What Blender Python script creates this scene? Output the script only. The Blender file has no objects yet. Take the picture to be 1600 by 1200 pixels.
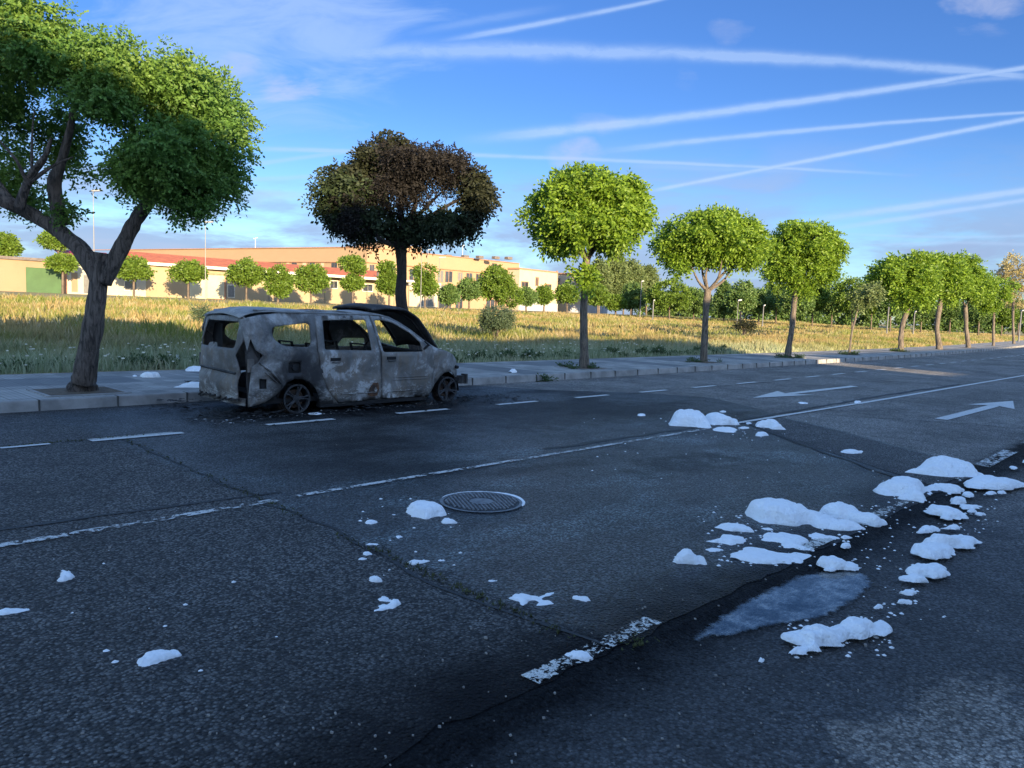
import bpy, math, random
import numpy as np
from mathutils import Vector, Matrix, noise as mnoise, geometry as mgeo
scene = bpy.context.scene
COL = scene.collection

# ------------------------------------------------------------------ camera
EYE = 1.58
ROLL, HC, AZ, FPX = math.radians(2.08), 486.0, math.radians(43.89), 1200.0
PITCH = math.atan((600 - HC) * math.cos(ROLL) / FPX)
def _w(v):
    return Vector((v[0]*math.sin(AZ) + v[1]*math.cos(AZ), -v[0]*math.cos(AZ) + v[1]*math.sin(AZ), v[2]))
_f = Vector((0, math.cos(PITCH), -math.sin(PITCH))); _r = Vector((1, 0, 0)); _u = _r.cross(_f)
CR = _w(_r*math.cos(ROLL) + _u*math.sin(ROLL)); CU = _w(-_r*math.sin(ROLL) + _u*math.cos(ROLL)); CF = _w(_f)
cam_d = bpy.data.cameras.new('camera'); cam = bpy.data.objects.new('camera', cam_d); COL.objects.link(cam)
cam_d.sensor_width = 36; cam_d.lens = 36*FPX/1600; cam_d.clip_start = .1; cam_d.clip_end = 6000
M = Matrix.Identity(4)
for i in range(3):
    M[i][0] = CR[i]; M[i][1] = CU[i]; M[i][2] = -CF[i]
M[2][3] = EYE
cam.matrix_world = M; scene.camera = cam

def ray(px, py): return CF*FPX + CR*(px-800) + CU*(600-py)
def G(px, py, z=0.0):                     # point of the ground height z seen at a place of the survey picture
    d = ray(px, py); t = (z-EYE)/d.z
    return Vector((d.x*t, d.y*t, z))
def W(px, py, Z):                         # point at forward distance Z
    d = ray(px, py); f = math.cos(AZ)*d.x + math.sin(AZ)*d.y
    t = Z/f; return Vector((d.x*t, d.y*t, EYE + d.z*t))
def WP(px, py, P, Q):                     # point on the vertical plane through P, Q
    d = ray(px, py); nx, ny = -(Q[1]-P[1]), Q[0]-P[0]
    t = (P[0]*nx + P[1]*ny)/(d.x*nx + d.y*ny); return Vector((d.x*t, d.y*t, EYE+d.z*t))
def fdist(x, y): return math.cos(AZ)*x + math.sin(AZ)*y

# ------------------------------------------------------------------ light
SUN_EL, SUN_TRAVEL = math.radians(10.0), math.radians(70)
tv = Vector((math.cos(SUN_TRAVEL)*math.cos(SUN_EL), math.sin(SUN_TRAVEL)*math.cos(SUN_EL), -math.sin(SUN_EL)))
sd = bpy.data.lights.new('sun', 'SUN'); sd.energy = 4.4; sd.angle = math.radians(.5); sd.color = (1, .77, .48)
so = bpy.data.objects.new('sun', sd); COL.objects.link(so); so.rotation_euler = tv.to_track_quat('-Z', 'Y').to_euler(); so.location = (-40, -100, 60)
SKY_STRENGTH = .15
scene.view_settings.view_transform = 'Standard'; scene.view_settings.look = 'None'
scene.view_settings.exposure = 1.85; scene.view_settings.gamma = 1
scene.cycles.max_bounces = 6; scene.cycles.transparent_max_bounces = 12
scene.cycles.use_denoising = True

# ------------------------------------------------------------------ node helper
class NT:
    def __init__(s, tree): s.t = tree; s.n = tree.nodes; s.l = tree.links
    def put(s, sock, v):
        if isinstance(v, bpy.types.NodeSocket): s.l.new(v, sock)
        elif v is not None:
            if isinstance(v, (tuple, list)) and len(v) == 3 and sock.type == 'RGBA': v = (*v, 1)
            sock.default_value = v
    def m(s, op, a, b=None, c=None, clamp=False):
        n = s.n.new('ShaderNodeMath'); n.operation = op; n.use_clamp = clamp
        for i, v in enumerate((a, b, c)): s.put(n.inputs[i], v) if v is not None else None
        return n.outputs[0]
    def vm(s, op, a, b=None):
        n = s.n.new('ShaderNodeVectorMath'); n.operation = op; s.put(n.inputs[0], a)
        if b is not None: s.put(n.inputs[1], b)
        return n.outputs['Value'] if op == 'DOT_PRODUCT' else n.outputs[0]
    def mix(s, f, a, b, mode='MIX'):
        n = s.n.new('ShaderNodeMix'); n.data_type = 'RGBA'; n.blend_type = mode
        s.put(n.inputs[0], f); s.put(n.inputs[6], a); s.put(n.inputs[7], b); return n.outputs[2]
    def noise(s, vec, scale, detail=3, rough=.5, dist=0, out='Fac'):
        n = s.n.new('ShaderNodeTexNoise'); s.put(n.inputs['Vector'], vec)
        n.inputs['Scale'].default_value = scale; n.inputs['Detail'].default_value = detail
        n.inputs['Roughness'].default_value = rough; n.inputs['Distortion'].default_value = dist
        return n.outputs[out]
    def vor(s, vec, scale, feature='F1', out='Distance'):
        n = s.n.new('ShaderNodeTexVoronoi'); n.feature = feature; s.put(n.inputs['Vector'], vec)
        n.inputs['Scale'].default_value = scale; return n.outputs[out]
    def ramp(s, f, a, b, lo=0., hi=1.):     # smooth map range
        n = s.n.new('ShaderNodeMapRange'); n.interpolation_type = 'SMOOTHSTEP'; s.put(n.inputs[0], f)
        for i, v in enumerate((a, b, lo, hi)): s.put(n.inputs[i+1], v)
        return n.outputs[0]
    def bump(s, h, strength=.5, dist=.01, nrm=None):
        n = s.n.new('ShaderNodeBump'); s.put(n.inputs['Height'], h); n.inputs['Strength'].default_value = strength
        n.inputs['Distance'].default_value = dist
        if nrm is not None: s.put(n.inputs['Normal'], nrm)
        return n.outputs[0]
    def pos(s): return s.n.new('ShaderNodeNewGeometry').outputs['Position']
    def obj(s): return s.n.new('ShaderNodeTexCoord').outputs['Object']
    def island(s): return s.n.new('ShaderNodeNewGeometry').outputs['Random Per Island']
    def sep(s, v):
        n = s.n.new('ShaderNodeSeparateXYZ'); s.put(n.inputs[0], v); return n.outputs
    def scl(s, v, xyz):
        return s.vm('MULTIPLY', v, xyz)
def new_mat(name):
    m = bpy.data.materials.new(name); m.use_nodes = True
    t = NT(m.node_tree); b = m.node_tree.nodes['Principled BSDF']
    return m, t, b
def setp(t, b, **k):
    names = dict(col='Base Color', rough='Roughness', metal='Metallic', nrm='Normal', spec='Specular IOR Level', alpha='Alpha', sss='Subsurface Weight', coat='Coat Weight')
    for a, v in k.items(): t.put(b.inputs[names[a]], v)
def simple(name, c, rough=.8, var=.25, scale=4, metal=0, bump=0, bscale=40, c2=None):
    m, t, b = new_mat(name); p = t.obj()
    n = t.noise(p, scale, 5, .6)
    lo = tuple(x*(1-var) for x in c) if c2 is None else c
    hi = tuple(min(1, x*(1+var)) for x in c) if c2 is None else c2
    setp(t, b, col=t.mix(t.ramp(n, .3, .7), lo, hi), rough=rough, metal=metal)
    if bump: setp(t, b, nrm=t.bump(t.noise(p, bscale, 4, .6), bump, .02))
    return m

# ------------------------------------------------------------------ sky
world = bpy.data.worlds.new('World'); scene.world = world; world.use_nodes = True
wt = NT(world.node_tree); bg = world.node_tree.nodes['Background']; bg.inputs[1].default_value = SKY_STRENGTH
sk = wt.n.new('ShaderNodeTexSky'); sk.sky_type = 'NISHITA'; sk.sun_disc = False
sk.sun_elevation = SUN_EL; sk.sun_rotation = math.atan2(-tv.x, -tv.y); sk.altitude = 800
sk.air_density = 1.0; sk.dust_density = .6; sk.ozone_density = 2.2
# a point of the sky dome: SC = a direction low over the field; tangents SR, SU
SC = Vector((math.cos(AZ)*math.cos(.1), math.sin(AZ)*math.cos(.1), math.sin(.1)))
SR = SC.cross(Vector((0, 0, 1))).normalized(); SU = SR.cross(SC)
def uv(px, py):
    d = ray(px, py); k = d.dot(SC); return d.dot(SR)/k, d.dot(SU)/k
dirv = wt.n.new('ShaderNodeTexCoord').outputs['Generated']
kk = wt.vm('DOT_PRODUCT', dirv, tuple(SC)); kpos = wt.m('MAXIMUM', kk, .05)
U = wt.m('DIVIDE', wt.vm('DOT_PRODUCT', dirv, tuple(SR)), kpos)
V = wt.m('DIVIDE', wt.vm('DOT_PRODUCT', dirv, tuple(SU)), kpos)
front = wt.ramp(kk, .05, .3)
cx = wt.n.new('ShaderNodeCombineXYZ'); wt.put(cx.inputs[0], U); wt.put(cx.inputs[1], V); UV = cx.outputs[0]
wn1 = wt.m('SUBTRACT', wt.noise(UV, 14, 3, .6), .5)
wn2 = wt.m('MULTIPLY', wt.noise(wt.scl(UV, (1, 2.2, 1)), 26, 6, .72, .5), wt.m('MULTIPLY_ADD', wt.noise(UV, 7, 3, .6), 1.6, .25)); wn2 = wt.m('MULTIPLY', wn2, 1.15)
wn3 = wt.noise(wt.scl(UV, (1, 3, 1)), 6, 5, .62, .6)
def trail(pts, w0, w1, amt, rag=.5, fade=(.05, .05)):
    q = np.array([uv(*p) for p in pts]); deg = 2 if len(pts) > 2 else 1
    c = list(np.polyfit(q[:, 0], q[:, 1], deg)); c = [0]*(3-len(c)) + c
    u0, u1 = q[0, 0], q[-1, 0]
    v0 = wt.m('MULTIPLY_ADD', wt.m('MULTIPLY_ADD', U, float(c[0]), float(c[1])), U, float(c[2]))
    w0, w1 = w0*.74/1200, w1*.74/1200; k = (w1-w0)/(u1-u0)
    wd = wt.m('MAXIMUM', wt.m('MULTIPLY_ADD', U, k, w0-k*u0), min(w0, w1)*.5)
    dv = wt.m('MULTIPLY_ADD', wn1, float(max(w0, w1)*.9*rag), wt.m('SUBTRACT', V, v0))
    x = wt.m('DIVIDE', dv, wd)
    g = wt.m('POWER', 2.718, wt.m('MULTIPLY', wt.m('MULTIPLY', x, x), -1.3))
    e = wt.m('MULTIPLY', wt.ramp(U, u0, u0+fade[0]), wt.ramp(U, u1-fade[1], u1, 1., 0.))
    g = wt.m('MULTIPLY', g, wt.m('MULTIPLY_ADD', wn2, 1.7, .12), clamp=True)
    return wt.m('MULTIPLY', wt.m('MULTIPLY', g, e), amt)
trails = [
 trail([(330, 88), (560, 82), (860, 84), (1060, 80), (1300, 93), (1540, 116), (1640, 122)], 20, 7, .5, .7, (.2, .05)),
 trail([(640, 72), (800, 47), (930, 18), (1060, -6)], 7, 4, .55, .5, (.12, .03)),
 trail([(600, 60), (760, 30), (900, 8)], 8, 8, .18, .6, (.1, .1)),
 trail([(690, 224), (860, 202), (1100, 180), (1300, 152), (1460, 128), (1640, 98)], 12, 5, .62, .5, (.15, .02)),
 trail([(1380, 146), (1500, 128), (1640, 118)], 5, 6, .3, .5, (.1, .02)),
 trail([(900, 242), (1100, 217), (1300, 200), (1460, 188), (1640, 172)], 7, 3, .55, .6, (.15, .02)),
 trail([(1000, 302), (1230, 256), (1420, 222), (1640, 178)], 4, 5.5, .65, .25, (.04, .02)),
 trail([(380, 232), (550, 236), (800, 245), (1000, 252), (1200, 262), (1460, 276)], 5, 3, .5, .5, (.05, .2)),
 trail([(950, 256), (1100, 263), (1300, 270)], 7, 4, .16, .5, (.08, .1)),
 trail([(360, 262), (520, 240), (640, 225)], 5, 4, .35, .5, (.03, .1)),
 trail([(360, 282), (500, 275), (620, 268)], 5, 5, .3, .5, (.03, .1)),
 trail([(1200, 352), (1400, 326), (1640, 292)], 8, 7, .6, .5, (.15, .02)),
 trail([(1230, 368), (1400, 343), (1640, 307)], 6, 5, .5, .5, (.15, .02)),
 trail([(1280, 362), (1450, 370), (1640, 366)], 3, 3, .28, .5, (.1, .02)),
 trail([(1300, 388), (1450, 380), (1640, 384)], 3, 4, .25, .5, (.1, .02)),
 trail([(760, 384), (900, 392), (1040, 396)], 6, 5, .25, .8, (.1, .1)),
 trail([(80, 292), (400, 300), (700, 330)], 9, 9, .22, .9, (.1, .1)),
]
tr = trails[0]
for x in trails[1:]: tr = wt.m('MAXIMUM', tr, x)
wnf = wt.noise(wt.scl(UV, (1, 1.7, 1)), 22, 7, .68, .8)
def puff(px, py, rx, ry, amt):
    u, v = uv(px, py)
    a = wt.m('MULTIPLY', wt.m('SUBTRACT', wt.m('MULTIPLY_ADD', wn1, .05, U), u), 1200/rx)
    b = wt.m('MULTIPLY', wt.m('SUBTRACT', wt.m('MULTIPLY_ADD', wn1, .03, V), v), 1200/ry)
    d = wt.m('ADD', wt.m('MULTIPLY', a, a), wt.m('MULTIPLY', b, b))
    d = wt.m('ADD', d, wt.m('MULTIPLY', wt.m('SUBTRACT', wn3, .5), 5.0))
    return wt.m('MULTIPLY', wt.m('MULTIPLY', wt.ramp(d, -.2, 1.3, 1., 0.), wt.m('MULTIPLY_ADD', wnf, 1.5, -.1), clamp=True), amt)
puffs = [puff(448, 130, 52, 24, .75), puff(470, 142, 32, 16, .7), puff(892, 241, 42, 20, .6), puff(1138, 50, 34, 16, .22), puff(1076, 130, 26, 20, .2),
         puff(1545, 8, 60, 22, .6), puff(1535, 48, 55, 14, .3), puff(430, 306, 60, 15, .5), puff(380, 108, 40, 26, .45), puff(935, 190, 40, 20, .25), puff(590, 320, 40, 10, .25)]
pf = puffs[0]
for x in puffs[1:]: pf = wt.m('MAXIMUM', pf, x)
el = wt.sep(dirv)[2]
# wispy veil high on the left and a low bank of lavender cloud all round
cu = wt.m('MULTIPLY', wt.m('SUBTRACT', U, uv(400, 40)[0]), 4.2); cv = wt.m('MULTIPLY', wt.m('SUBTRACT', V, uv(400, 40)[1]), 7.5)
veil = wt.ramp(wt.m('ADD', wt.m('ADD', wt.m('MULTIPLY', cu, cu), wt.m('MULTIPLY', cv, cv)), wt.m('MULTIPLY', wt.m('SUBTRACT', wn3, .5), 3.5)), -.3, 1.1, .5, 0.)
sx = wt.scl(dirv, (1, 1, 4.5))
lown = wt.noise(sx, 4.2, 6, .6, .2)
leftb = wt.ramp(U, -.75, -.3, .13, 0.)
lowb = wt.m('MULTIPLY', wt.ramp(lown, .36, .56), wt.ramp(el, 0.08, .19, 1., 0.))
lowb = wt.m('MAXIMUM', lowb, wt.m('MULTIPLY', wt.ramp(wt.m('ADD', lown, leftb), .42, .7), wt.ramp(el, .12, .24, .8, 0.)))
lowb2 = wt.m('MULTIPLY', wt.ramp(lown, .56, .72), wt.ramp(el, .06, .22, .8, 0.))
K = 1/(SKY_STRENGTH*2**1.85)
skc = sk.outputs[0]
el_ = wt.sep(dirv)[2]
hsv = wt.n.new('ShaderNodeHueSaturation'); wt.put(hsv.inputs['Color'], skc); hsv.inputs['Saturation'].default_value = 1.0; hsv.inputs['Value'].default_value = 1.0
# low sky ahead darkened by tint; unseen sky kept brighter to light the ground
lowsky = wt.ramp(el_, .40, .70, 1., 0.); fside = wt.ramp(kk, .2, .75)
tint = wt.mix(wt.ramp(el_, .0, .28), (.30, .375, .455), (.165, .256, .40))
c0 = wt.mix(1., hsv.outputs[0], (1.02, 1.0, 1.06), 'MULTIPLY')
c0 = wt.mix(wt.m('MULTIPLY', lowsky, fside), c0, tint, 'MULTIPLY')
cold = tuple(x*K for x in (.55, .74, 1.08)); lav = tuple(x*K for x in (.36, .47, .74)); pink = tuple(x*K for x in (.60, .66, .88))
c1 = wt.mix(wt.m('MULTIPLY', lowb, .85), c0, lav)
c1 = wt.mix(wt.m('MULTIPLY', lowb2, .5), c1, pink)
fr = wt.m('MULTIPLY', wt.m('MINIMUM', wt.m('MAXIMUM', tr, veil), .9), front)
c1 = wt.mix(fr, c1, cold)
c1 = wt.mix(wt.m('MULTIPLY', pf, front), c1, pink)
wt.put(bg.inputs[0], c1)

# ------------------------------------------------------------------ object helpers
def tag(o, label=None, cat=None, group=None, kind=None):
    if label: o['label'] = label
    if cat: o['category'] = cat
    if group: o['group'] = group
    if kind: o['kind'] = kind
    return o
def empty(name, loc, label, cat, group=None):
    o = bpy.data.objects.new(name, None); o.location = loc; o.empty_display_size = .2; COL.objects.link(o); return tag(o, label, cat, group)
def mk(name, verts, faces, mat, parent=None, smooth=False, world=True):
    me = bpy.data.meshes.new(name)
    if parent is not None and world:
        L = parent_loc(parent); verts = [(v[0]-L[0], v[1]-L[1], v[2]-L[2]) for v in verts]
    me.from_pydata([tuple(v) for v in verts], [], faces); me.update()
    if smooth: me.polygons.foreach_set('use_smooth', [True]*len(me.polygons))
    for m_ in (mat if isinstance(mat, list) else [mat]): me.materials.append(m_)
    o = bpy.data.objects.new(name, me); COL.objects.link(o); o.parent = parent
    return o
def parent_loc(p):
    L = Vector((0, 0, 0))
    while p is not None: L += p.location; p = p.parent
    return L
def mk_np(name, V, F, mat, parent=None, smooth=False):      # V (n,3) array, F (m,k) array
    me = bpy.data.meshes.new(name); V = np.asarray(V, dtype=np.float64)
    if parent is not None: V = V - np.array(parent_loc(parent))
    F = np.asarray(F, dtype=np.int32); n, k = F.shape
    me.vertices.add(len(V)); me.vertices.foreach_set('co', V.ravel())
    me.loops.add(n*k); me.loops.foreach_set('vertex_index', F.ravel())
    me.polygons.add(n); me.polygons.foreach_set('loop_start', np.arange(n, dtype=np.int32)*k)
    me.polygons.foreach_set('loop_total', np.full(n, k, dtype=np.int32))
    if smooth: me.polygons.foreach_set('use_smooth', np.ones(n, dtype=bool))
    me.update(calc_edges=True); me.validate()
    me.materials.append(mat); o = bpy.data.objects.new(name, me); COL.objects.link(o); o.parent = parent
    return o
class MB:
    def __init__(s): s.v = []; s.f = []
    def add(s, V, F):
        k = len(s.v); s.v += [tuple(v) for v in V]; s.f += [tuple(i+k for i in f) for f in F]
    def box(s, a, b):
        x0, y0, z0 = a; x1, y1, z1 = b
        s.add([(x0,y0,z0),(x1,y0,z0),(x1,y1,z0),(x0,y1,z0),(x0,y0,z1),(x1,y0,z1),(x1,y1,z1),(x0,y1,z1)],
              [(0,3,2,1),(4,5,6,7),(0,1,5,4),(1,2,6,5),(2,3,7,6),(3,0,4,7)])
    def obox(s, c, ax, ay, az):          # centre + half-axis vectors
        c, ax, ay, az = map(Vector, (c, ax, ay, az)); V = []
        for k in (-1, 1):
            for (i, j) in ((-1,-1),(1,-1),(1,1),(-1,1)): V.append(c + ax*i + ay*j + az*k)
        s.add(V, [(0,3,2,1),(4,5,6,7),(0,1,5,4),(1,2,6,5),(2,3,7,6),(3,0,4,7)])
    def tube(s, pts, rad, n=8, jit=0, seed=0):
        pts = [Vector(p) for p in pts]; rings = []
        for i, p in enumerate(pts):
            t = (pts[min(i+1, len(pts)-1)] - pts[max(i-1, 0)]).normalized()
            a = t.cross(Vector((0, 0, 1)) if abs(t.z) < .9 else Vector((1, 0, 0))).normalized()
            if i and a.dot(prev) < 0: a = -a
            prev = a; b = t.cross(a); r = rad[i] if isinstance(rad, (list, tuple)) else rad; ring = []
            for k in range(n):
                th = 2*math.pi*k/n; rr = r
                if jit: rr *= 1 + jit*mnoise.noise(Vector((math.cos(th)*1.7+seed, math.sin(th)*1.7, i*.45+seed)))
                ring.append(p + (a*math.cos(th) + b*math.sin(th))*rr)
            rings.append(ring)
        V = [v for r in rings for v in r]; F = []
        for i in range(len(pts)-1):
            for k in range(n): F.append((i*n+k, i*n+(k+1) % n, (i+1)*n+(k+1) % n, (i+1)*n+k))
        F.append(tuple(range(n-1, -1, -1))); F.append(tuple((len(pts)-1)*n+k for k in range(n)))
        s.add(V, F)
    def poly(s, pts): s.add(pts, [tuple(range(len(pts)))])
    def build(s, name, mat, parent=None, smooth=False): return mk(name, s.v, s.f, mat, parent, smooth)
def catmull(pts, n=6):
    P = [Vector(p) for p in pts]; out = []
    for i in range(len(P)-1):
        a, b, c, d = P[max(i-1, 0)], P[i], P[i+1], P[min(i+2, len(P)-1)]
        for k in range(n):
            t = k/n; out.append(.5*((2*b) + (c-a)*t + (2*a-5*b+4*c-d)*t*t + (3*b-a-3*c+d)*t**3))
    out.append(P[-1]); return out
def inpoly(x, y, P):
    c = False; j = len(P)-1
    for i in range(len(P)):
        if (P[i][1] > y) != (P[j][1] > y) and x < (P[j][0]-P[i][0])*(y-P[i][1])/(P[j][1]-P[i][1]) + P[i][0]: c = not c
        j = i
    return c
def kerbY(x): return float(np.interp(x, [-60, 17, 25, 36, 45, 55, 68, 90, 120, 400], [11.7, 11.72, 11.85, 12.0, 12.35, 12.9, 13.8, 15.9, 18.8, 47]))
def backY(x): return kerbY(x) + float(np.interp(x, [-60, 5, 14, 400], [4.0, 4.0, 3.5, 3.6]))
def shift(x): return kerbY(x) - 11.72 if x > 17 else 0
def terr(x, y):
    b = backY(x)
    if y <= b: return .15
    return .12 + 1.62*min(1., max(0., (y-b)/60.0))**1.9 + .05*mnoise.noise(Vector((x*.15, y*.15, 3)))*min(1, (y-b)/3)
# ------------------------------------------------------------------ ground, road, pavement
def asphalt(name, dark, light, rough=.75, wet=False, kind=0):
    m, t, b = new_mat(name); p = t.pos()
    cells = t.vor(p, 62, out='Color'); cd = t.vor(p, 62)
    c2 = t.vor(p, 38); r = t.sep(cells)[0]
    pit = t.ramp(t.m('MULTIPLY_ADD', t.m('SUBTRACT', t.noise(p, 150, 2, .6), .5), .5, cd), .36, .72)
    big = t.noise(p, .55, 5, .6, .3); mid = t.noise(p, 3.1, 5, .65)
    col = t.mix(t.m('POWER', r, 1.4), dark, tuple(min(1, v*1.55) for v in light)); col = t.mix(t.m('MULTIPLY', pit, .55 if kind == 2 else .88), col, (.005, .005, .006))
    st = t.ramp(t.sep(cells)[1], .965, .985)
    col = t.mix(t.m('MULTIPLY', st, .45), col, (.26, .25, .24))
    st2 = t.m('MULTIPLY', t.ramp(t.sep(t.vor(p, 38, out='Color'))[1], .985, .992), t.ramp(c2, .2, .35, 1., 0.))
    col = t.mix(t.m('MULTIPLY', st2, .8), col, (.42, .40, .37))
    blot = t.m('MULTIPLY_ADD', big, .9, t.m('MULTIPLY', mid, .6))
    k = t.ramp(blot, .5, 1.0, .62, 1.35)
    kc = t.n.new('ShaderNodeCombineXYZ'); [t.put(kc.inputs[i], k) for i in range(3)]
    col = t.mix(1., col, kc.outputs[0], 'MULTIPLY')
    x, y, z = t.sep(p)
    rg = rough; sp_ = .45
    if kind == 1:   # resurfaced strip: wet with fire water right of the seam, soot round the car
        xn = t.m('MULTIPLY_ADD', t.m('SUBTRACT', mid, .5), .5, x)
        w = t.m('MULTIPLY', t.ramp(xn, 2.85, 3.05), t.ramp(blot, .35, .8, .55, 1.))
        wf = t.m('MULTIPLY', t.ramp(t.noise(t.scl(p, (.5, 1, 1)), 1.3, 4, .55), .48, .66), t.ramp(y, 7.5, 5.5))
        w2 = t.m('MULTIPLY', w, t.ramp(y, 9.5, 4.5, .5, 1.))
        col = t.mix(t.m('MULTIPLY', w, .8), col, t.mix(1., col, (.62, .74, .84), 'MULTIPLY'))
        col = t.mix(t.m('MULTIPLY', t.m('MULTIPLY', wf, w), .8), col, t.mix(1., col, (2.1, 2.4, 2.4), 'MULTIPLY'))
        rg = t.m('SUBTRACT', rough, t.m('MULTIPLY', w2, .30))
        # dark tar blot near the middle
        sx_ = t.m('MULTIPLY', t.m('SUBTRACT', x, 7.2), .55); sy_ = t.m('MULTIPLY', t.m('SUBTRACT', y, 4.3), 1.4)
        d = t.m('ADD', t.m('MULTIPLY', sx_, sx_), t.m('MULTIPLY', sy_, sy_))
        s1 = t.ramp(t.m('MULTIPLY_ADD', t.m('SUBTRACT', mid, .5), 1.6, d), .0, .5, .55, 0.)
        # soot: elongated stain round the wreck
        ax = t.m('MULTIPLY', t.m('SUBTRACT', x, 7.3), .30); ay = t.m('MULTIPLY', t.m('SUBTRACT', y, 10.3), .62)
        d2 = t.m('MULTIPLY_ADD', t.m('SUBTRACT', t.noise(p, 1.6, 6, .65), .5), 1.5, t.m('ADD', t.m('MULTIPLY', ax, ax), t.m('MULTIPLY', ay, ay)))
        s2 = t.ramp(d2, .25, 1.35, .93, 0.)
        # runoff streak along the lanes towards the right
        ax3 = t.m('MULTIPLY', t.m('SUBTRACT', x, 9.2), .25); ay3 = t.m('MULTIPLY', t.m('SUBTRACT', y, 7.6), .75)
        s3 = t.ramp(t.m('MULTIPLY_ADD', t.m('SUBTRACT', mid, .5), 1.6, t.m('ADD', t.m('MULTIPLY', ax3, ax3), t.m('MULTIPLY', ay3, ay3))), .0, .9, .6, 0.)
        s4 = t.m('MULTIPLY', t.ramp(t.m('MULTIPLY_ADD', t.m('SUBTRACT', blot, .75), .9, y), 2.0, 2.75, .97, 0.), t.ramp(x, .0, 2.2, .55, 1.))
        s5 = t.m('MULTIPLY', t.m('MULTIPLY', t.ramp(t.noise(t.scl(p, (.6, 1, 1)), .55, 5, .6), .46, .60, 0., .72), t.ramp(x, 3.0, 5.0)), t.ramp(y, 3.6, 5.6))
        s = t.m('MAXIMUM', t.m('MAXIMUM', t.m('MAXIMUM', s1, s2), s3), t.m('MAXIMUM', s4, s5))
        col = t.mix(s, col, (.008, .008, .010)); sp_ = t.m('MULTIPLY_ADD', s, -.34, .42)
    if kind == 2:   # old surface: dark damp band in the gutter, pale worn patch near the viewer
        g = t.m('MULTIPLY', t.ramp(t.m('MULTIPLY_ADD', t.m('SUBTRACT', mid, .5), .6, y), 1.45, 2.05), t.ramp(t.m('MULTIPLY_ADD', t.m('SUBTRACT', mid, .5), .3, y), 2.15, 2.35, 1., 0.))
        pa = t.m('MULTIPLY', t.m('SUBTRACT', x, 3.15), .75); pb = t.m('SUBTRACT', y, .25)
        pm = t.ramp(t.m('MULTIPLY_ADD', t.m('SUBTRACT', mid, .5), 2.2, t.m('ADD', t.m('MULTIPLY', pa, pa), t.m('MULTIPLY', pb, pb))), .25, .75, 1., 0.)
        damp = t.m('MULTIPLY', t.ramp(t.m('MULTIPLY_ADD', t.m('SUBTRACT', big, .5), 2.2, y), -.2, .55), t.ramp(y, 2.6, 2.2))
        damp = t.m('MULTIPLY', damp, t.ramp(t.m('MULTIPLY_ADD', t.m('SUBTRACT', mid, .5), 4., x), 6.5, 9.0, 1., .25))
        damp = t.m('MAXIMUM', damp, t.m('MULTIPLY', t.ramp(y, 2.4, 2.0), .45)); damp = t.m('MULTIPLY', damp, t.m('SUBTRACT', 1., pm))
        col = t.mix(t.m('MULTIPLY', pm, .8), col, t.mix(1., col, (1.3, 1.24, 1.18), 'MULTIPLY'))
        col = t.mix(t.m('MULTIPLY', damp, .85), col, t.mix(1., col, (.20, .23, .28), 'MULTIPLY'))
        col = t.mix(t.m('MULTIPLY', g, .86), col, (.005, .0055, .007))
        rg = t.m('SUBTRACT', rough, t.m('MULTIPLY', damp, .1)); sp_ = t.m('MULTIPLY_ADD', g, -.36, .42)
    f = t.ramp(cd, .0, .75, 1., 0.)
    f2 = t.ramp(c2, .1, .55, 1.2, 0.)
    h = t.m('ADD', t.m('MULTIPLY', f, t.m('MULTIPLY_ADD', r, .7, .3)), t.m('MULTIPLY', f2, .8))
    h = t.m('ADD', h, t.m('MULTIPLY', t.noise(p, 260, 2, .6), .35))
    setp(t, b, col=col, rough=rg, spec=sp_, nrm=t.bump(h, 1., .024))
    return m
M_OLD = asphalt('old_asphalt', (.125, .119, .112), (.36, .34, .315), .8, kind=2)
M_NEW = asphalt('dark_asphalt', (.013, .013, .014), (.175, .171, .164), .72, kind=1)

# terrain: one sheet to the horizon
m, t, b = new_mat('field_soil'); p = t.pos()
n1 = t.noise(p, .25, 5, .6); n2 = t.noise(p, 2.2, 5, .65)
col = t.mix(t.ramp(n1, .35, .65), (.20, .17, .06), (.30, .22, .09)); col = t.mix(t.ramp(n2, .45, .7), col, (.09, .12, .04))
setp(t, b, col=col, rough=.95, nrm=t.bump(n2, .8, .1)); M_SOIL = m
xs = list(np.concatenate([[-2500, -600, -150], np.arange(-40, 160, 2.5), [200, 260, 400, 900, 3000]]))
rows = []
for x in xs:
    bb = backY(x); rows.append([(-3000, 0), (-300, 0), (-60, 0), (-7, -.02), (bb-.05, -.02), (bb, terr(x, bb))] + [(bb+d, terr(x, bb+d)) for d in (.5, 1.5, 3, 5, 8, 11, 15, 20, 25, 30, 36, 42, 48, 56, 80, 140, 400, 3000)])
V = [(x, y, z-(.04 if y < -6 else 0)) for x, r in zip(xs, rows) for (y, z) in r]; nr = len(rows[0])
F = [(i*nr+j, (i+1)*nr+j, (i+1)*nr+j+1, i*nr+j+1) for i in range(len(xs)-1) for j in range(nr-1)]
tag(mk('ground', V, F, M_SOIL, smooth=True), kind='structure')

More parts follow.
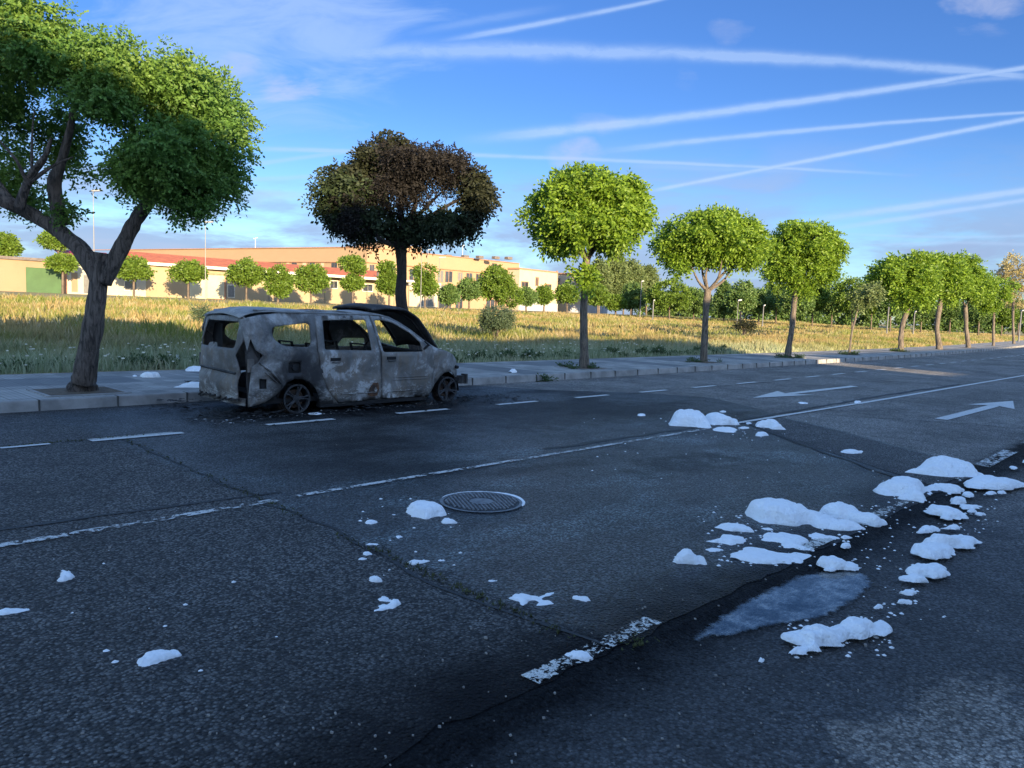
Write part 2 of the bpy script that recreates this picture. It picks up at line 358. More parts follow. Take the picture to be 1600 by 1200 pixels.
# old carriageway with a shallow gutter dip at Y = 1.9
prof = [(-7, 0), (-1, 0), (.1, -.004), (.7, -.018), (1.15, -.03), (1.75, -.036), (1.93, -.030), (2.0, 0), (2.3, 0), (5.5, 0), (9, 0)]
xs = list(np.concatenate([np.arange(-30, 40, 1.0), np.arange(40, 130, 4.0), [160, 250, 400]]))
V = []; F = []
for x in xs:
    amp = 1.0 if x < 12 else max(0, 1-(x-12)/6)
    for (y, z) in prof: V.append((x, y + (shift(x)*(max(y, 0)/11.7)), z*amp))
    V.append((x, kerbY(x)+.05, 0))
nr = len(prof)+1
F = [(i*nr+j, (i+1)*nr+j, (i+1)*nr+j+1, i*nr+j+1) for i in range(len(xs)-1) for j in range(nr-1)]
tag(mk('road', V, F, M_OLD), kind='structure')

# resurfaced sheet (4 mm proud) with ragged edge
def ragged(pts, amp=.03, step=.25, seed=0):
    out = []; n = len(pts)
    for i in range(n):
        a, c = Vector(pts[i]), Vector(pts[(i+1) % n]); L = (c-a).length; k = max(1, int(L/step)); d = (c-a).normalized() if L else Vector((0, 0)); pr = Vector((-d.y, d.x))
        if L > 12: k = max(1, int(L/.12)) if amp > .02 else int(L)
        for j in range(k):
            q = a.lerp(c, j/k); out.append(q + pr*amp*mnoise.noise(Vector((q.x*3+seed, q.y*3, 0))))
    return out
bd = [(-30, 2.05), (9.3, 2.05), (10.05, 2.34), (10.5, 2.97), (11.6, 4.5), (12.2, 5.6), (12.9, 6.3), (13.75, 7.7), (13.15, 9.0), (11.7, 10.3), (10.9, 11.75), (-30, 11.75)]
R = [q + Vector((0, .035*mnoise.noise(Vector((q.x*9, 0, 3))) + .02*mnoise.noise(Vector((q.x*25, 0, 7))))) if q.y < 2.2 else q for q in ragged(bd, .05)]; mb = MB()
def flat_sheet(name, pts2, z, mat, kind='structure', parent=None):
    P = [Vector((p[0], p[1])) for p in pts2]; n = len(P)
    r = mgeo.delaunay_2d_cdt(P, [(i, (i+1) % n) for i in range(n)], [], 1, 1e-5)
    o = mk(name, [(v.x, v.y, z) for v in r[0]], [tuple(f) for f in r[2]], mat, parent)
    me = o.data
    if len(me.polygons) and sum(q.normal.z for q in me.polygons) < 0: me.flip_normals()
    if kind: tag(o, kind=kind)
    return o
flat_sheet('road_resurfacing', R, .004, M_NEW)
# narrow second strip beyond it, slightly lighter (a later pass of the paver)
m_mid = asphalt('strip_asphalt', (.026, .026, .028), (.17, .168, .163), .7, kind=0)
flat_sheet('road_strip', ragged([(8.3, 2.15), (9.35, 2.12), (10.0, 2.4), (10.4, 2.97), (11.5, 4.5), (12.0, 5.45), (10.9, 5.45), (9.6, 3.9)], .04, seed=5), .008, m_mid)

# transverse joint, cracks filled with dark bitumen and moss
M_TAR = simple('bitumen_joint', (.012, .012, .012), .6, .4, 8)
M_MOSS = simple('moss', (.035, .045, .012), .95, .5, 30, c2=(.07, .07, .02))
def ribbon(name, pts, w, z, mat, amp=.02, kind='structure', seed=0):
    P = catmull([(p[0], p[1], 0) for p in pts], 10); V = []
    for i, q in enumerate(P):
        d = (P[min(i+1, len(P)-1)] - P[max(i-1, 0)]).normalized(); pr = Vector((-d.y, d.x, 0))
        q = q + pr*amp*mnoise.noise(Vector((q.x*2.3+seed, q.y*2.3, 1)))
        ww = w*(.35 + 1.1*abs(mnoise.noise(Vector((q.x*5, q.y*5, seed+7)))) + .25)
        V += [(q.x+pr.x*ww/2, q.y+pr.y*ww/2, z), (q.x-pr.x*ww/2, q.y-pr.y*ww/2, z)]
    F = [(2*i, 2*i+1, 2*i+3, 2*i+2) for i in range(len(P)-1)]
    o = mk(name, V, F, mat); tag(o, kind=kind); return o
ribbon('road_joint', [(3.12, 9.0), (3.02, 7.1), (2.98, 5.5), (2.9, 4.2), (2.86, 3.2), (2.84, 2.1)], .03, .0086, M_TAR, .09)
ribbon('road_joint', [(-3, 6.05), (0, 5.95), (1.5, 5.88), (3.2, 5.72)], .05, .0088, M_TAR, .03, seed=3)
ribbon('road_joint', [(6.6, 5.78), (9, 5.72), (12.2, 5.72), (15, 5.8), (20, 5.85), (24, 5.8)], .11, .0082, M_TAR, .07, seed=4)
ribbon('road_joint', [(10.9, 8.95), (12.4, 8.98), (15, 8.95), (20, 8.85)], .03, .0084, M_TAR, .03, seed=9)
ribbon('road_joint', [(8.2, 2.2), (8.7, 2.9), (9.6, 4.0), (10.9, 5.5)], .06, .0122, M_TAR, .04, seed=6)
ribbon('road_joint', [(13.2, 5.3), (13.7, 4.2), (14.2, 3.3), (14.5, 2.5)], .04, .0086, M_TAR, .1, seed=12)
ribbon('road_joint', [(14.9, 5.2), (15.7, 4.4), (16.1, 3.6)], .03, .0086, M_TAR, .1, seed=13)
0 and ribbon('gutter_crack', [(-3, 1.98), (1.5, 1.98), (4, 1.97), (6, 1.98), (9, 1.97), (12, 2.0)], .05, .010, M_TAR, .04, seed=8)
mo = [ (3.05, 7.2), (3.0, 6.2)], [(2.93, 4.0), (2.88, 3.2), (2.86, 2.5)]
rng = random.Random(4)
mv = MB()
def moss_line(a, c, n, w, z):
    for _ in range(n):
        f = rng.random(); x = a[0]+(c[0]-a[0])*f + rng.gauss(0, w); y = a[1]+(c[1]-a[1])*f + rng.gauss(0, w); r = rng.uniform(.006, .02); h = rng.uniform(.006, .022)
        for k in range(3):
            an = rng.uniform(0, 6.3); dx, dy = math.cos(an)*r, math.sin(an)*r
            mv.add([(x-dy*.4, y+dx*.4, z), (x+dy*.4, y-dx*.4, z), (x+dx, y+dy, z+h)], [(0, 1, 2)])
for (a, c, n) in (((3.1, 8.9), (3.0, 6.3), 70), ((3.0, 6.2), (2.96, 5.0), 60), ((2.93, 4.4), (2.84, 2.3), 190), ((2.95, 2.02), (3.1, 2.0), 26), ((1.7, 9.12), (3.4, 9.1), 160), ((12.9, 11.62), (13.4, 11.66), 260), ((-1, 9.1), (1.7, 9.12), 120)):
    moss_line(a, c, n, .026, .006)
tag(mv.build('crack_moss', M_MOSS), 'thin moss and tiny weeds in the asphalt cracks', 'moss', kind='stuff')

# paint
def paint_mat(name, thr, col=(.62, .62, .60), scale=26):
    m, t, b = new_mat(name); p = t.pos()
    n = t.noise(p, scale, 5, .75, .3); n2 = t.noise(p, 3, 3, .5)
    lat = t.m('MULTIPLY', t.m('SUBTRACT', t.sep(p)[1], 2.115), 1/.055)
    vv = t.m('MULTIPLY_ADD', n2, .35, n)
    if name.startswith('flak'): vv = t.m('SUBTRACT', vv, t.m('MULTIPLY', t.m('MULTIPLY', lat, lat), .05))
    a = t.ramp(vv, thr, thr+.03)
    c = t.mix(t.ramp(t.noise(p, 120, 3), .35, .6), tuple(x*.62 for x in col), col)
    setp(t, b, col=c, rough=.6, alpha=a, nrm=t.bump(t.vor(p, 95), .6, .004)); return m
P_GOOD = paint_mat('worn_white_paint', .50); P_FAIR = paint_mat('chipped_white_paint', .66, scale=18); P_BAD = paint_mat('flaking_white_paint', .665, (.66, .65, .60), 34)
def quad(mb, a, c, w, z):
    a, c = Vector(a), Vector(c); d = (c-a).normalized(); pr = Vector((-d.y, d.x))*w/2; n = max(1, int((c-a).length/.5))
    for i in range(n):
        p, q = a.lerp(c, i/n), a.lerp(c, (i+1)/n)
        mb.add([(p.x-pr.x, p.y-pr.y, z), (q.x-pr.x, q.y-pr.y, z), (q.x+pr.x, q.y+pr.y, z), (p.x+pr.x, p.y+pr.y, z)], [(0, 1, 2, 3)])
mb = MB()
quad(mb, (1.95, 9.04), (2.4, 9.04), .085, .0125)
quad(mb, (2.78, 9.0), (3.78, 9.0), .12, .0125); quad(mb, (2.78, 9.1), (3.7, 9.1), .03, .0125)
x = 4.87; k = 0
while x < 110:
    yy = 9.03 + shift(x)*.77 + (max(0, min(x, 40)-20))*.02
    quad(mb, (x, yy), (x+1.0, yy+ (shift(x+1)-shift(x))*.77), .12, .0125 if x < 13.2 else .0085); x += 2.083; k += 1
tag(mb.build('parking_bay_dashes', P_GOOD), kind='structure')
mb = MB(); quad(mb, (-8, 5.5), (3.05, 5.5), .09, .0129); quad(mb, (3.25, 5.52), (9.9, 5.5), .07, .0129); 
tag(mb.build('centre_line', P_FAIR), kind='structure')
mb = MB(); quad(mb, (10.6, 5.55), (15.5, 5.53), .09, .0126)
for a_ in np.arange(15.5, 90, 3.): quad(mb, (a_, 5.53+shift(a_)*.47), (a_+3, 5.53+shift(a_+3)*.47), .11, .0092)
tag(mb.build('centre_line', P_GOOD), kind='structure')
mb = MB()
for (a_, c_) in (((2.36, 2.10), (3.32, 2.115)), ((4.75, 2.13), (5.05, 2.13)), ((5.1, 2.12), (5.6, 2.12)), ((6.1, 2.12), (7.6, 2.14)), ((8.9, 2.1), (9.4, 2.1)), ((-2.5, 2.08), (.2, 2.1))):
    quad(mb, a_, c_, .105, .0131)
tag(mb.build('edge_line', P_BAD), kind='structure')
mb = MB(); quad(mb, (10.0, 2.12), (11.6, 2.15), .17, .0135); quad(mb, (12.6, 2.15), (13.9, 2.15), .17, .009); quad(mb, (16.4, 2.2), (18, 2.2), .17, .009)
tag(mb.build('edge_line', P_FAIR), kind='structure')
def arrow(tip, tail, name, label, head=.42, stem=.10):
    tip, tail = Vector(tip), Vector(tail); d = (tip-tail).normalized(); pr = Vector((-d.y, d.x)); L = (tip-tail).length
    hb = tip - d*2.0; o = empty(name, (tail.x, tail.y, 0), label, 'road marking', 'direction arrows painted on the lanes')
    z = .0105; mb = MB(); P = [hb+pr*.42, tip, hb-pr*.42, hb+d*.35]
    mb.add([(q.x, q.y, z) for q in (hb+pr*head, hb+d*.4, hb-pr*head, tip)], [(0, 1, 3), (1, 2, 3)]); mb.build('arrow_head', P_GOOD, o)
    mb = MB(); quad(mb, tail, hb+d*.39, stem*2, z); mb.build('arrow_stem', P_GOOD, o)
arrow((14.5, 7.2), (19.9, 7.16), 'painted_arrow', 'white painted lane arrow pointing left, in the lane beside the parking dashes')
arrow((19.8, 3.72), (14.45, 3.73), 'painted_arrow', 'white painted lane arrow at the right edge, pointing away up the road')

# pavement
m, t, b = new_mat('paving'); p = t.pos()
br = t.n.new('ShaderNodeTexBrick'); t.put(br.inputs['Vector'], p); br.offset = 0; br.inputs['Scale'].default_value = 1
br.inputs['Brick Width'].default_value = .30; br.inputs['Row Height'].default_value = .30; br.inputs['Mortar Size'].default_value = .006
br.inputs['Color1'].default_value = (.24, .235, .22, 1); br.inputs['Color2'].default_value = (.38, .365, .335, 1); br.inputs['Mortar'].default_value = (.13, .13, .12, 1)
x, y, z = t.sep(p)
rib = t.m('ABSOLUTE', t.m('SUBTRACT', t.m('FRACT', t.m('MULTIPLY', x, 1/.075)), .5))
ribm = t.ramp(rib, .32, .46)
fx = t.m('FRACT', t.m('MULTIPLY', t.m('SUBTRACT', x, .6), 1/6.35))
band = t.m('MULTIPLY', t.ramp(t.m('ABSOLUTE', t.m('SUBTRACT', fx, .5)), .20, .21, 1., 0.), t.ramp(t.m('ABSOLUTE', t.m('SUBTRACT', y, 14.2)), .62, .63, 1., 0.))
band2 = t.ramp(t.m('ABSOLUTE', t.m('SUBTRACT', fx, .5)), .42, .425, 0., 1.)
bd_ = t.m('MAXIMUM', band, band2)
col = t.mix(t.m('MULTIPLY', bd_, .72), br.outputs[0], (.10, .105, .11))
col = t.mix(t.m('MULTIPLY', ribm, .30), col, (.07, .07, .07))
dn = t.noise(p, 1.2, 6, .65); col = t.mix(t.ramp(dn, .42, .68, 0., .6), col, (.09, .09, .085))
setp(t, b, col=col, rough=.85, nrm=t.bump(t.m('ADD', ribm, t.noise(p, 60, 3)), .4, .004)); M_PAVE = m
M_KERB = simple('kerb_stone', (.25, .245, .235), .85, .25, 3, bump=.4, bscale=90)
M_EARTH = simple('pit_earth', (.10, .075, .05), .95, .4, 12, bump=.8, bscale=30)
xs = list(np.concatenate([np.arange(-20, 40, 1.), np.arange(40, 130, 3.), [160, 250, 400]]))
TREES_X = [(3.73, 12.53), (10.3, 12.72), (15.92, 12.69), (22.25, 12.82), (29.13, 13.1), (36.16, 13.36), (44.72, 13.8), (53.41, 14.25), (62.28, 14.75), (74.11, 15.7), (89.33, 17.2)]
V = []; F = []
for x in xs: V += [(x, kerbY(x)+.14, .150), (x, backY(x), .150), (x, backY(x), -.1)]
F = [(i*3+j, (i+1)*3+j, (i+1)*3+j+1, i*3+j+1) for i in range(len(xs)-1) for j in range(2)]
tag(mk('pavement', V, F, M_PAVE), kind='structure')
mb = MB(); x = -20.; 
while x < 150:
    x1 = x+.985; a, c = kerbY(x), kerbY(x1)
    q = .012
    mb.add([(x, a, -.05), (x1, c, -.05), (x1, c+.02, .14), (x, a+.02, .14), (x, a+.035, .154), (x1, c+.035, .154), (x1, c+.15, .154), (x, a+.15, .154), (x, a+.15, -.05), (x1, c+.15, -.05)],
           [(0, 1, 2, 3), (3, 2, 5, 4), (4, 5, 6, 7), (7, 6, 9, 8), (0, 3, 4, 7, 8), (1, 9, 6, 5, 2)]); x += 1.0
tag(mb.build('kerb', M_KERB), kind='structure')
M_JOINT = simple('kerb_joint', (.07, .07, .066), .9)
mb = MB()
for x in np.arange(-20, 130, 1.): a = kerbY(x); mb.box((x-.018, a-.004, -.04), (x+.003, a+.15, .1555))
tag(mb.build('kerb_joints', M_JOINT), kind='structure')
# tree pits
V = MB()
for i, (x, y) in enumerate(TREES_X):
    V.box((x-.5, y-.45, .10), (x+.5, y+.5, .156))
tag(V.build('tree_pit_earth', M_EARTH), kind='structure')
V = MB()
for i, (x, y) in enumerate(TREES_X[:5]):
    for (a, c) in (((x-.56, y-.51), (x+.56, y-.45)), ((x-.56, y+.5), (x+.56, y+.56)), ((x-.56, y-.45), (x-.5, y+.5)), ((x+.5, y-.45), (x+.56, y+.5))): V.box((a[0], a[1], .1), (c[0], c[1], .163))
tag(V.build('tree_pit_edging', M_KERB), kind='structure')

# puddle in the gutter
m, t, b = new_mat('puddle_water'); p = t.pos()
n = t.noise(p, 5, 5, .6); k = t.noise(t.scl(p, (1, 2.2, 1)), 28, 4, .6)
film = t.ramp(t.m('MULTIPLY_ADD', t.m('SUBTRACT', k, .5), .5, n), .30, .82)
at = t.n.new('ShaderNodeAttribute'); at.attribute_name = 'shore'
ed = t.m('MULTIPLY_ADD', t.m('SUBTRACT', t.noise(p, 11, 6, .75), .5), 1.5, at.outputs['Fac'])
col = t.mix(film, (.05, .06, .065), (.34, .36, .36))
setp(t, b, col=col, rough=t.ramp(film, 0., 1., .03, .22), spec=.7, alpha=t.m('MULTIPLY', t.ramp(ed, .18, .7), t.m('MULTIPLY_ADD', film, .25, .62)), nrm=t.bump(k, .10, .003)); M_PUD = m
def crop(pts, ox, oy, s): return [(ox+x/s, oy+y/s) for x, y in pts]
pp = crop([(200, 1010), (230, 975), (330, 905), (430, 845), (540, 790), (640, 745), (740, 725), (860, 720), (950, 740), (985, 775), (930, 840), (860, 885), (760, 930), (640, 950), (540, 965), (430, 992), (300, 1012), (220, 1025)], 1000, 620, 2.6667)
pp = [G(x, y, -.016) for x, y in pp]
PP = [(q.x, min(q.y, 1.975)) for q in catmull(pp+[pp[0]], 4)[:-1]]; V = []; A_ = []; F = []; ix = {}; stp = .02
x0_, x1_ = min(a for a, _ in PP), max(a for a, _ in PP); y0_, y1_ = min(b_ for _, b_ in PP), max(b_ for _, b_ in PP)
for i in range(int((x1_-x0_)/stp)+2):
    for j in range(int((y1_-y0_)/stp)+2):
        x, y = x0_+i*stp, y0_+j*stp
        if not inpoly(x, y, PP): continue
        dd = min(abs((Vector((x, y))-mgeo.intersect_point_line(Vector((x, y)), Vector(PP[k-1]), Vector(PP[k]))[0].to_2d()).length) if 0 <= mgeo.intersect_point_line(Vector((x, y)), Vector(PP[k-1]), Vector(PP[k]))[1] <= 1 else (Vector((x, y))-Vector(PP[k])).length for k in range(len(PP)))
        ix[i, j] = len(V); V.append((x, y, -.0155)); A_.append(min(1., dd/.09))
for (i, j) in ix:
    q_ = [(i, j), (i+1, j), (i+1, j+1), (i, j+1)]
    if all(k in ix for k in q_): F.append([ix[k] for k in q_])
o = mk('puddle', V, F, M_PUD); at = o.data.attributes.new('shore', 'FLOAT', 'POINT'); at.data.foreach_set('value', A_); tag(o, kind='structure')

# manhole
mh = G(752, 786); o = empty('manhole_cover', (mh.x, mh.y, 0), 'round cast iron manhole cover with raised tread set in the asphalt', 'manhole cover')
M_IRON = simple('cast_iron', (.018, .019, .02), .42, .3, 30, metal=.5); M_IRON2 = simple('iron_rim', (.15, .155, .16), .6, .3, 20, metal=.1)
def disc(mb, c, r0, r1, z, n=48):
    V = []; 
    for i in range(n):
        a = 2*math.pi*i/n; V += [(c[0]+r0*math.cos(a), c[1]+r0*math.sin(a), z), (c[0]+r1*math.cos(a), c[1]+r1*math.sin(a), z)]
    mb.add(V, [(2*i, 2*i+1, (2*i+3) % (2*n), (2*i+2) % (2*n)) for i in range(n)])
mb = MB(); disc(mb, mh, .312, .342, .0135); mb.build('frame', M_IRON2, o)
mb = MB(); disc(mb, mh, 0.001, .305, .013); lid = mb.build('lid', M_IRON, o)
mb = MB()
for i in range(-9, 10):
    for j in range(-9, 10):
        x = i*.036+(j % 2)*.018; y = j*.032; r = math.hypot(x, y)
        if r < .29 and r > .11: 
            s_ = .4 if (i+j) % 2 else -.4; ca, sa = math.cos(.785+s_), math.sin(.785+s_)
            mb.obox((mh.x+x, mh.y+y, .0175), (.0125*ca, .0125*sa, 0), (-.006*sa, .006*ca, 0), (0, 0, .006))
mb.build('tread', simple('worn_iron', (.20, .205, .215), .5, .3, 20, metal=.2), lid)
mb = MB(); disc(mb, mh, .001, .10, .0175); mb.build('crest', M_IRON2, lid)
# ------------------------------------------------------------------ foliage
def leaf_mat(name, c0, c1, c2=None, trans=.35, rough=.55):
    m, t, b = new_mat(name); r = t.island(); p = t.pos()
    col = t.mix(r, c0, c1); n = t.noise(p, 1.1, 3, .6)
    col = t.mix(t.ramp(n, .35, .7, 0., .5), col, c2 or c1)
    setp(t, b, col=col, rough=rough, spec=.35)
    tr = t.n.new('ShaderNodeBsdfTranslucent'); t.put(tr.inputs[0], t.mix(.5, col, tuple(min(1, x*1.9) for x in c1)))
    mx = t.n.new('ShaderNodeMixShader'); mx.inputs[0].default_value = trans
    t.l.new(b.outputs[0], mx.inputs[1]); t.l.new(tr.outputs[0], mx.inputs[2]); t.l.new(mx.outputs[0], t.n['Material Output'].inputs[0]); return m
L_GREEN = leaf_mat('robinia_leaf', (.045, .10, .010), (.21, .32, .03), (.13, .21, .016), .38)
L_DEEP = leaf_mat('robinia_leaf_deep', (.05, .12, .025), (.12, .23, .045), (.17, .24, .03))
L_SOOTY = leaf_mat('sooty_leaf', (.011, .022, .010), (.030, .050, .016), (.026, .033, .013), .15, .7)
L_BURNT = leaf_mat('scorched_leaf', (.006, .0055, .005), (.015, .0125, .011), (.009, .008, .0072), .10, .8)
L_OLIVE = leaf_mat('heat_dulled_leaf', (.011, .016, .007), (.028, .034, .013), (.017, .018, .010), .18, .7)
L_FAR = leaf_mat('distant_leaf', (.05, .10, .012), (.12, .19, .02), (.09, .145, .015), .25)
L_FARD = leaf_mat('distant_dark_leaf', (.05, .10, .03), (.10, .17, .042), (.12, .18, .04), .25)
L_POP = leaf_mat('poplar_leaf', (.09, .13, .045), (.14, .18, .065), (.11, .15, .05), .3)
L_PALE = leaf_mat('pale_leaf', (.24, .20, .08), (.38, .33, .16), (.28, .25, .11), .3)
L_BUSH = leaf_mat('bush_leaf', (.045, .075, .04), (.085, .12, .06), (.06, .09, .05), .2)
def bark(name, a, c, s=1):
    m, t, b = new_mat(name); p = t.obj()
    w = t.noise(t.scl(p, (9*s, 9*s, 1.6*s)), 2.2, 6, .7, .8); k = t.ramp(w, .35, .62)
    setp(t, b, col=t.mix(k, a, c), rough=.92, nrm=t.bump(w, 1., .05)); return m
B_DARK = bark('furrowed_bark', (.030, .024, .020), (.15, .12, .10)); B_BURNT = bark('charred_bark', (.010, .009, .009), (.04, .032, .028)); B_MID = bark('bark', (.055, .045, .037), (.17, .14, .11))
B_FAR = simple('far_bark', (.11, .085, .065), .9, .3, 2)

def unit(a): return a/np.maximum(1e-9, np.linalg.norm(a, axis=1, keepdims=True))
def foliage(lobes, n, L=.2, pairs=4, lw=.05, ll=.09, seed=0, droop=.5, tuft=.22, per=22, inner=.25, flat=.85, ragg=.10):
    """lobes: (center, (rx,ry,rz) in view-right / up / depth, weight)"""
    r = np.random.default_rng(seed); ws = np.array([l[2]*(l[1][0]*l[1][1]+l[1][0]*l[1][2]+l[1][1]*l[1][2]) for l in lobes]); ws = ws/ws.sum()
    RX = np.array([math.sin(AZ), -math.cos(AZ), 0]); RD = np.array([math.cos(AZ), math.sin(AZ), 0]); RU = np.array([0, 0, 1.])
    nt = max(3, n//per); which = r.choice(len(lobes), nt, p=ws)
    C = np.array([l[0][:] for l in lobes])[which]; R0 = np.array([(l[1][0], l[1][2], l[1][1]) for l in lobes])[which]; R = np.maximum(R0 - (tuft*.75+L*.35)*np.array([1, 1, .9]), R0*.42)   # x, depth, up
    d = unit(r.normal(size=(nt, 3))); rad = np.where(r.random(nt) < inner, r.uniform(.35, .85, nt), r.uniform(.86, 1.0, nt))
    wob = np.array([1 + ragg*2*mnoise.noise(Vector((a[0]*2.1+seed, a[1]*2.1, a[2]*2.1))) for a in d])
    loc = d*R*(rad*wob)[:, None]
    T = C + loc[:, :1]*RX + loc[:, 1:2]*RD + loc[:, 2:]*RU
    out = unit((d/R)[:, :1]*RX + (d/R)[:, 1:2]*RD + (d/R)[:, 2:]*RU)
    idx = np.repeat(np.arange(nt), per); N = len(idx)
    ts = tuft*r.uniform(.6, 1.3, nt)[idx]
    off = unit(r.normal(size=(N, 3)))*(r.random(N)**.45)[:, None]*ts[:, None]
    P = T[idx] + off; P[:, 2] -= (1-flat)*off[:, 2]
    D = unit(out[idx]*.8 + unit(r.normal(size=(N, 3)))*.75 + off/ts[:, None]*.5); D[:, 2] -= droop*r.uniform(.3, 1.2, N); D = unit(D)
    S = unit(np.cross(D, unit(np.array([0, 0, 1.]) + r.normal(size=(N, 3))*.45)))
    LL = L*r.uniform(.6, 1.2, N)
    V = []; m = 0
    for j in range(pairs):
        f = (j+.5)/pairs
        base = P + D*(LL*f)[:, None] + np.array([0, 0, -1.])*(LL*f*f*.45*droop)[:, None]
        for sg in ((-1, 1) if j < pairs-1 or pairs == 1 else (0,)):
            ld = unit(S*sg*.95 + D*(.35 if sg else 1.2) + r.normal(size=(N, 3))*.28) ; nr = unit(np.cross(ld, S + r.normal(size=(N, 3))*.25 + D*.9))
            k = (ll*r.uniform(.7, 1.15, N))[:, None]; w = lw*.5
            V.append(np.stack([base, base + ld*k*.5 + nr*w, base + ld*k, base + ld*k*.5 - nr*w], 1)); m += N
    V = np.concatenate(V).reshape(-1, 3); F = np.arange(len(V)).reshape(-1, 4)
    return V, F
def lobe(px, py, rx, ry, Z, dz=0, rz=None, w=1.):
    s = (Z+dz)/1200; c = W(px, py, Z+dz); return (c, (rx*s, ry*s, (rz if rz is not None else rx*.85)*s), w)
def tree(base, label, trunks, lobes, n, mat, bmat, group, name='robinia_tree', seed=0, cat='tree', extra=(), nside=9, **k):
    o = empty(name, base, label, cat, group); mb = MB()
    for i, (pts, rads) in enumerate(trunks):
        P = catmull(pts, 5); q = np.interp(np.linspace(0, len(rads)-1, len(P)), range(len(rads)), rads)
        mb.tube(P, [float(x) for x in q], nside, .28, seed+i)
    mb.build('trunk', bmat, o, smooth=True)
    V, F = foliage(lobes, n, seed=seed, **k); mk_np('crown', V, F, mat, o)
    for (nm, lb, nn, mt, kk) in extra:
        V, F = foliage(lb, nn, seed=seed+50, **{**k, **kk}); mk_np(nm, V, F, mt, o)
    return o

# --- T1: big leaning robinia on the left
rng = random.Random(11)
GRP = 'robinia trees along the pavement'
Z1 = fdist(*TREES_X[0]); q = lambda x, y, dz=0: W(x, y, Z1+dz)
b1 = G(127, 610, .15)
def limbs(px0, py0, Z, ends, r0, dzs=None, rng=rng):
    out = []
    for i, (ex, ey, dz) in enumerate(ends):
        a = W(px0, py0, Z); c = W(ex, ey, Z+dz); mid = a.lerp(c, .5) + Vector((rng.uniform(-.12, .12), rng.uniform(-.12, .12), rng.uniform(-.12, .05)))
        out.append(([a, mid, c], [r0, r0*.6, r0*.2]))
    return out
tr1 = [([Vector((b1.x, b1.y, .05)), q(131, 585), q(143, 520), q(152, 460), q(158, 415), q(160, 395)], [.23, .155, .138, .128, .130, .14]),
       ([q(156, 440), q(128, 393), q(95, 363), q(55, 338), q(15, 318, -.2), q(-40, 300, -.4)], [.125, .125, .11, .095, .09, .065]),
       ([q(160, 440), q(184, 398), q(203, 360), q(225, 325, .1), q(250, 290, .2), q(270, 230, .3)], [.12, .11, .10, .09, .07, .04]),
       ([q(30, 325, -.3), q(45, 280, -.4), q(70, 245, -.5), q(80, 215, -.5)], [.07, .055, .04, .015]),
       ([q(45, 285, -.4), q(85, 258, -.4), q(115, 245, -.3)], [.035, .02, .01]),
       ([q(50, 275, -.4), q(50, 215, -.5), q(54, 170, -.5)], [.022, .014, .006]),
       ([q(45, 290, -.4), q(25, 250, -.6), q(-5, 215, -.7)], [.03, .02, .01]),
       ([q(95, 352), q(85, 290), q(95, 255), q(110, 200), q(120, 120)], [.11, .10, .06, .05, .02]),
       ([q(235, 315, .1), q(215, 240), q(205, 180), q(200, 110)], [.06, .045, .03, .01]),
       ([q(20, 320, -.2), q(-30, 240), q(-20, 150)], [.07, .05, .02]),
       ([q(245, 300, .2), q(300, 280, .3), q(340, 250, .4)], [.05, .03, .01])]
lb1 = [lobe(215, 130, 95, 62, Z1, 0, 150), lobe(300, 150, 78, 62, Z1, .2, 120), lobe(335, 215, 55, 85, Z1, .3, 110), lobe(120, 105, 90, 55, Z1, -.2, 130), lobe(160, 150, 70, 50, Z1, -.9, 50, 1.3),
       lobe(255, 230, 72, 55, Z1, -.5, 90), lobe(255, 275, 80, 42, Z1, -.2, 100), lobe(330, 285, 58, 38, Z1, .5, 90), lobe(215, 265, 40, 45, Z1, -.6, 60), lobe(290, 315, 65, 16, Z1, 0, 60, .7),
       lobe(45, 40, 75, 55, Z1, -.6, 90), lobe(-40, 100, 110, 95, Z1, 0, 130), lobe(60, 190, 75, 40, Z1, .4, 90, .55), lobe(15, 285, 55, 35, Z1, .3, 60, .6), lobe(100, 325, 42, 16, Z1, 0, 40, .8), lobe(125, 265, 28, 14, Z1, .3, 40, .6),
       lobe(90, 235, 55, 25, Z1, .8, 50, .45), lobe(40, 320, 40, 12, Z1, .2, 40, .7), lobe(0, 235, 45, 60, Z1, .8, 60, .5)]
tree(b1, 'big old robinia with forked leaning trunk left of the burnt car', tr1, lb1, 16500, L_DEEP, B_DARK, GRP, seed=3, nside=16, L=.17, pairs=5, lw=.034, ll=.062, droop=.45, tuft=.30, per=26, inner=.3, ragg=.12)

# --- T2: scorched tree behind the wreck
Z2 = fdist(*TREES_X[1]); q = lambda x, y, dz=0: W(x, y, Z2+dz); x, y = TREES_X[1]; bb = Vector((x, y, .15)); top2 = q(627, 380)
tr2 = [([Vector((x, y, .05)), Vector((x, y, .6)), q(628, 480), q(628, 420), q(627, 378)], [.17, .13, .115, .11, .12])] + limbs(627, 385, Z2, [(560, 330, 0), (530, 310, .8), (600, 270, .5), (650, 260, -.3), (690, 300, .4), (740, 300, -.2), (700, 335, .9), (580, 350, -.6), (630, 240, 0), (675, 330, -.5)], .075)
lg = [lobe(545, 300, 58, 50, Z2, 0, 75), lobe(520, 325, 36, 35, Z2, -.3), lobe(570, 345, 60, 32, Z2, 0, 80), lobe(600, 270, 70, 45, Z2, .6, 70, .6), lobe(570, 375, 30, 12, Z2, 0, 30, .6), lobe(690, 350, 60, 28, Z2, 0, 70), lobe(650, 365, 50, 18, Z2, .2, 60, .8)]
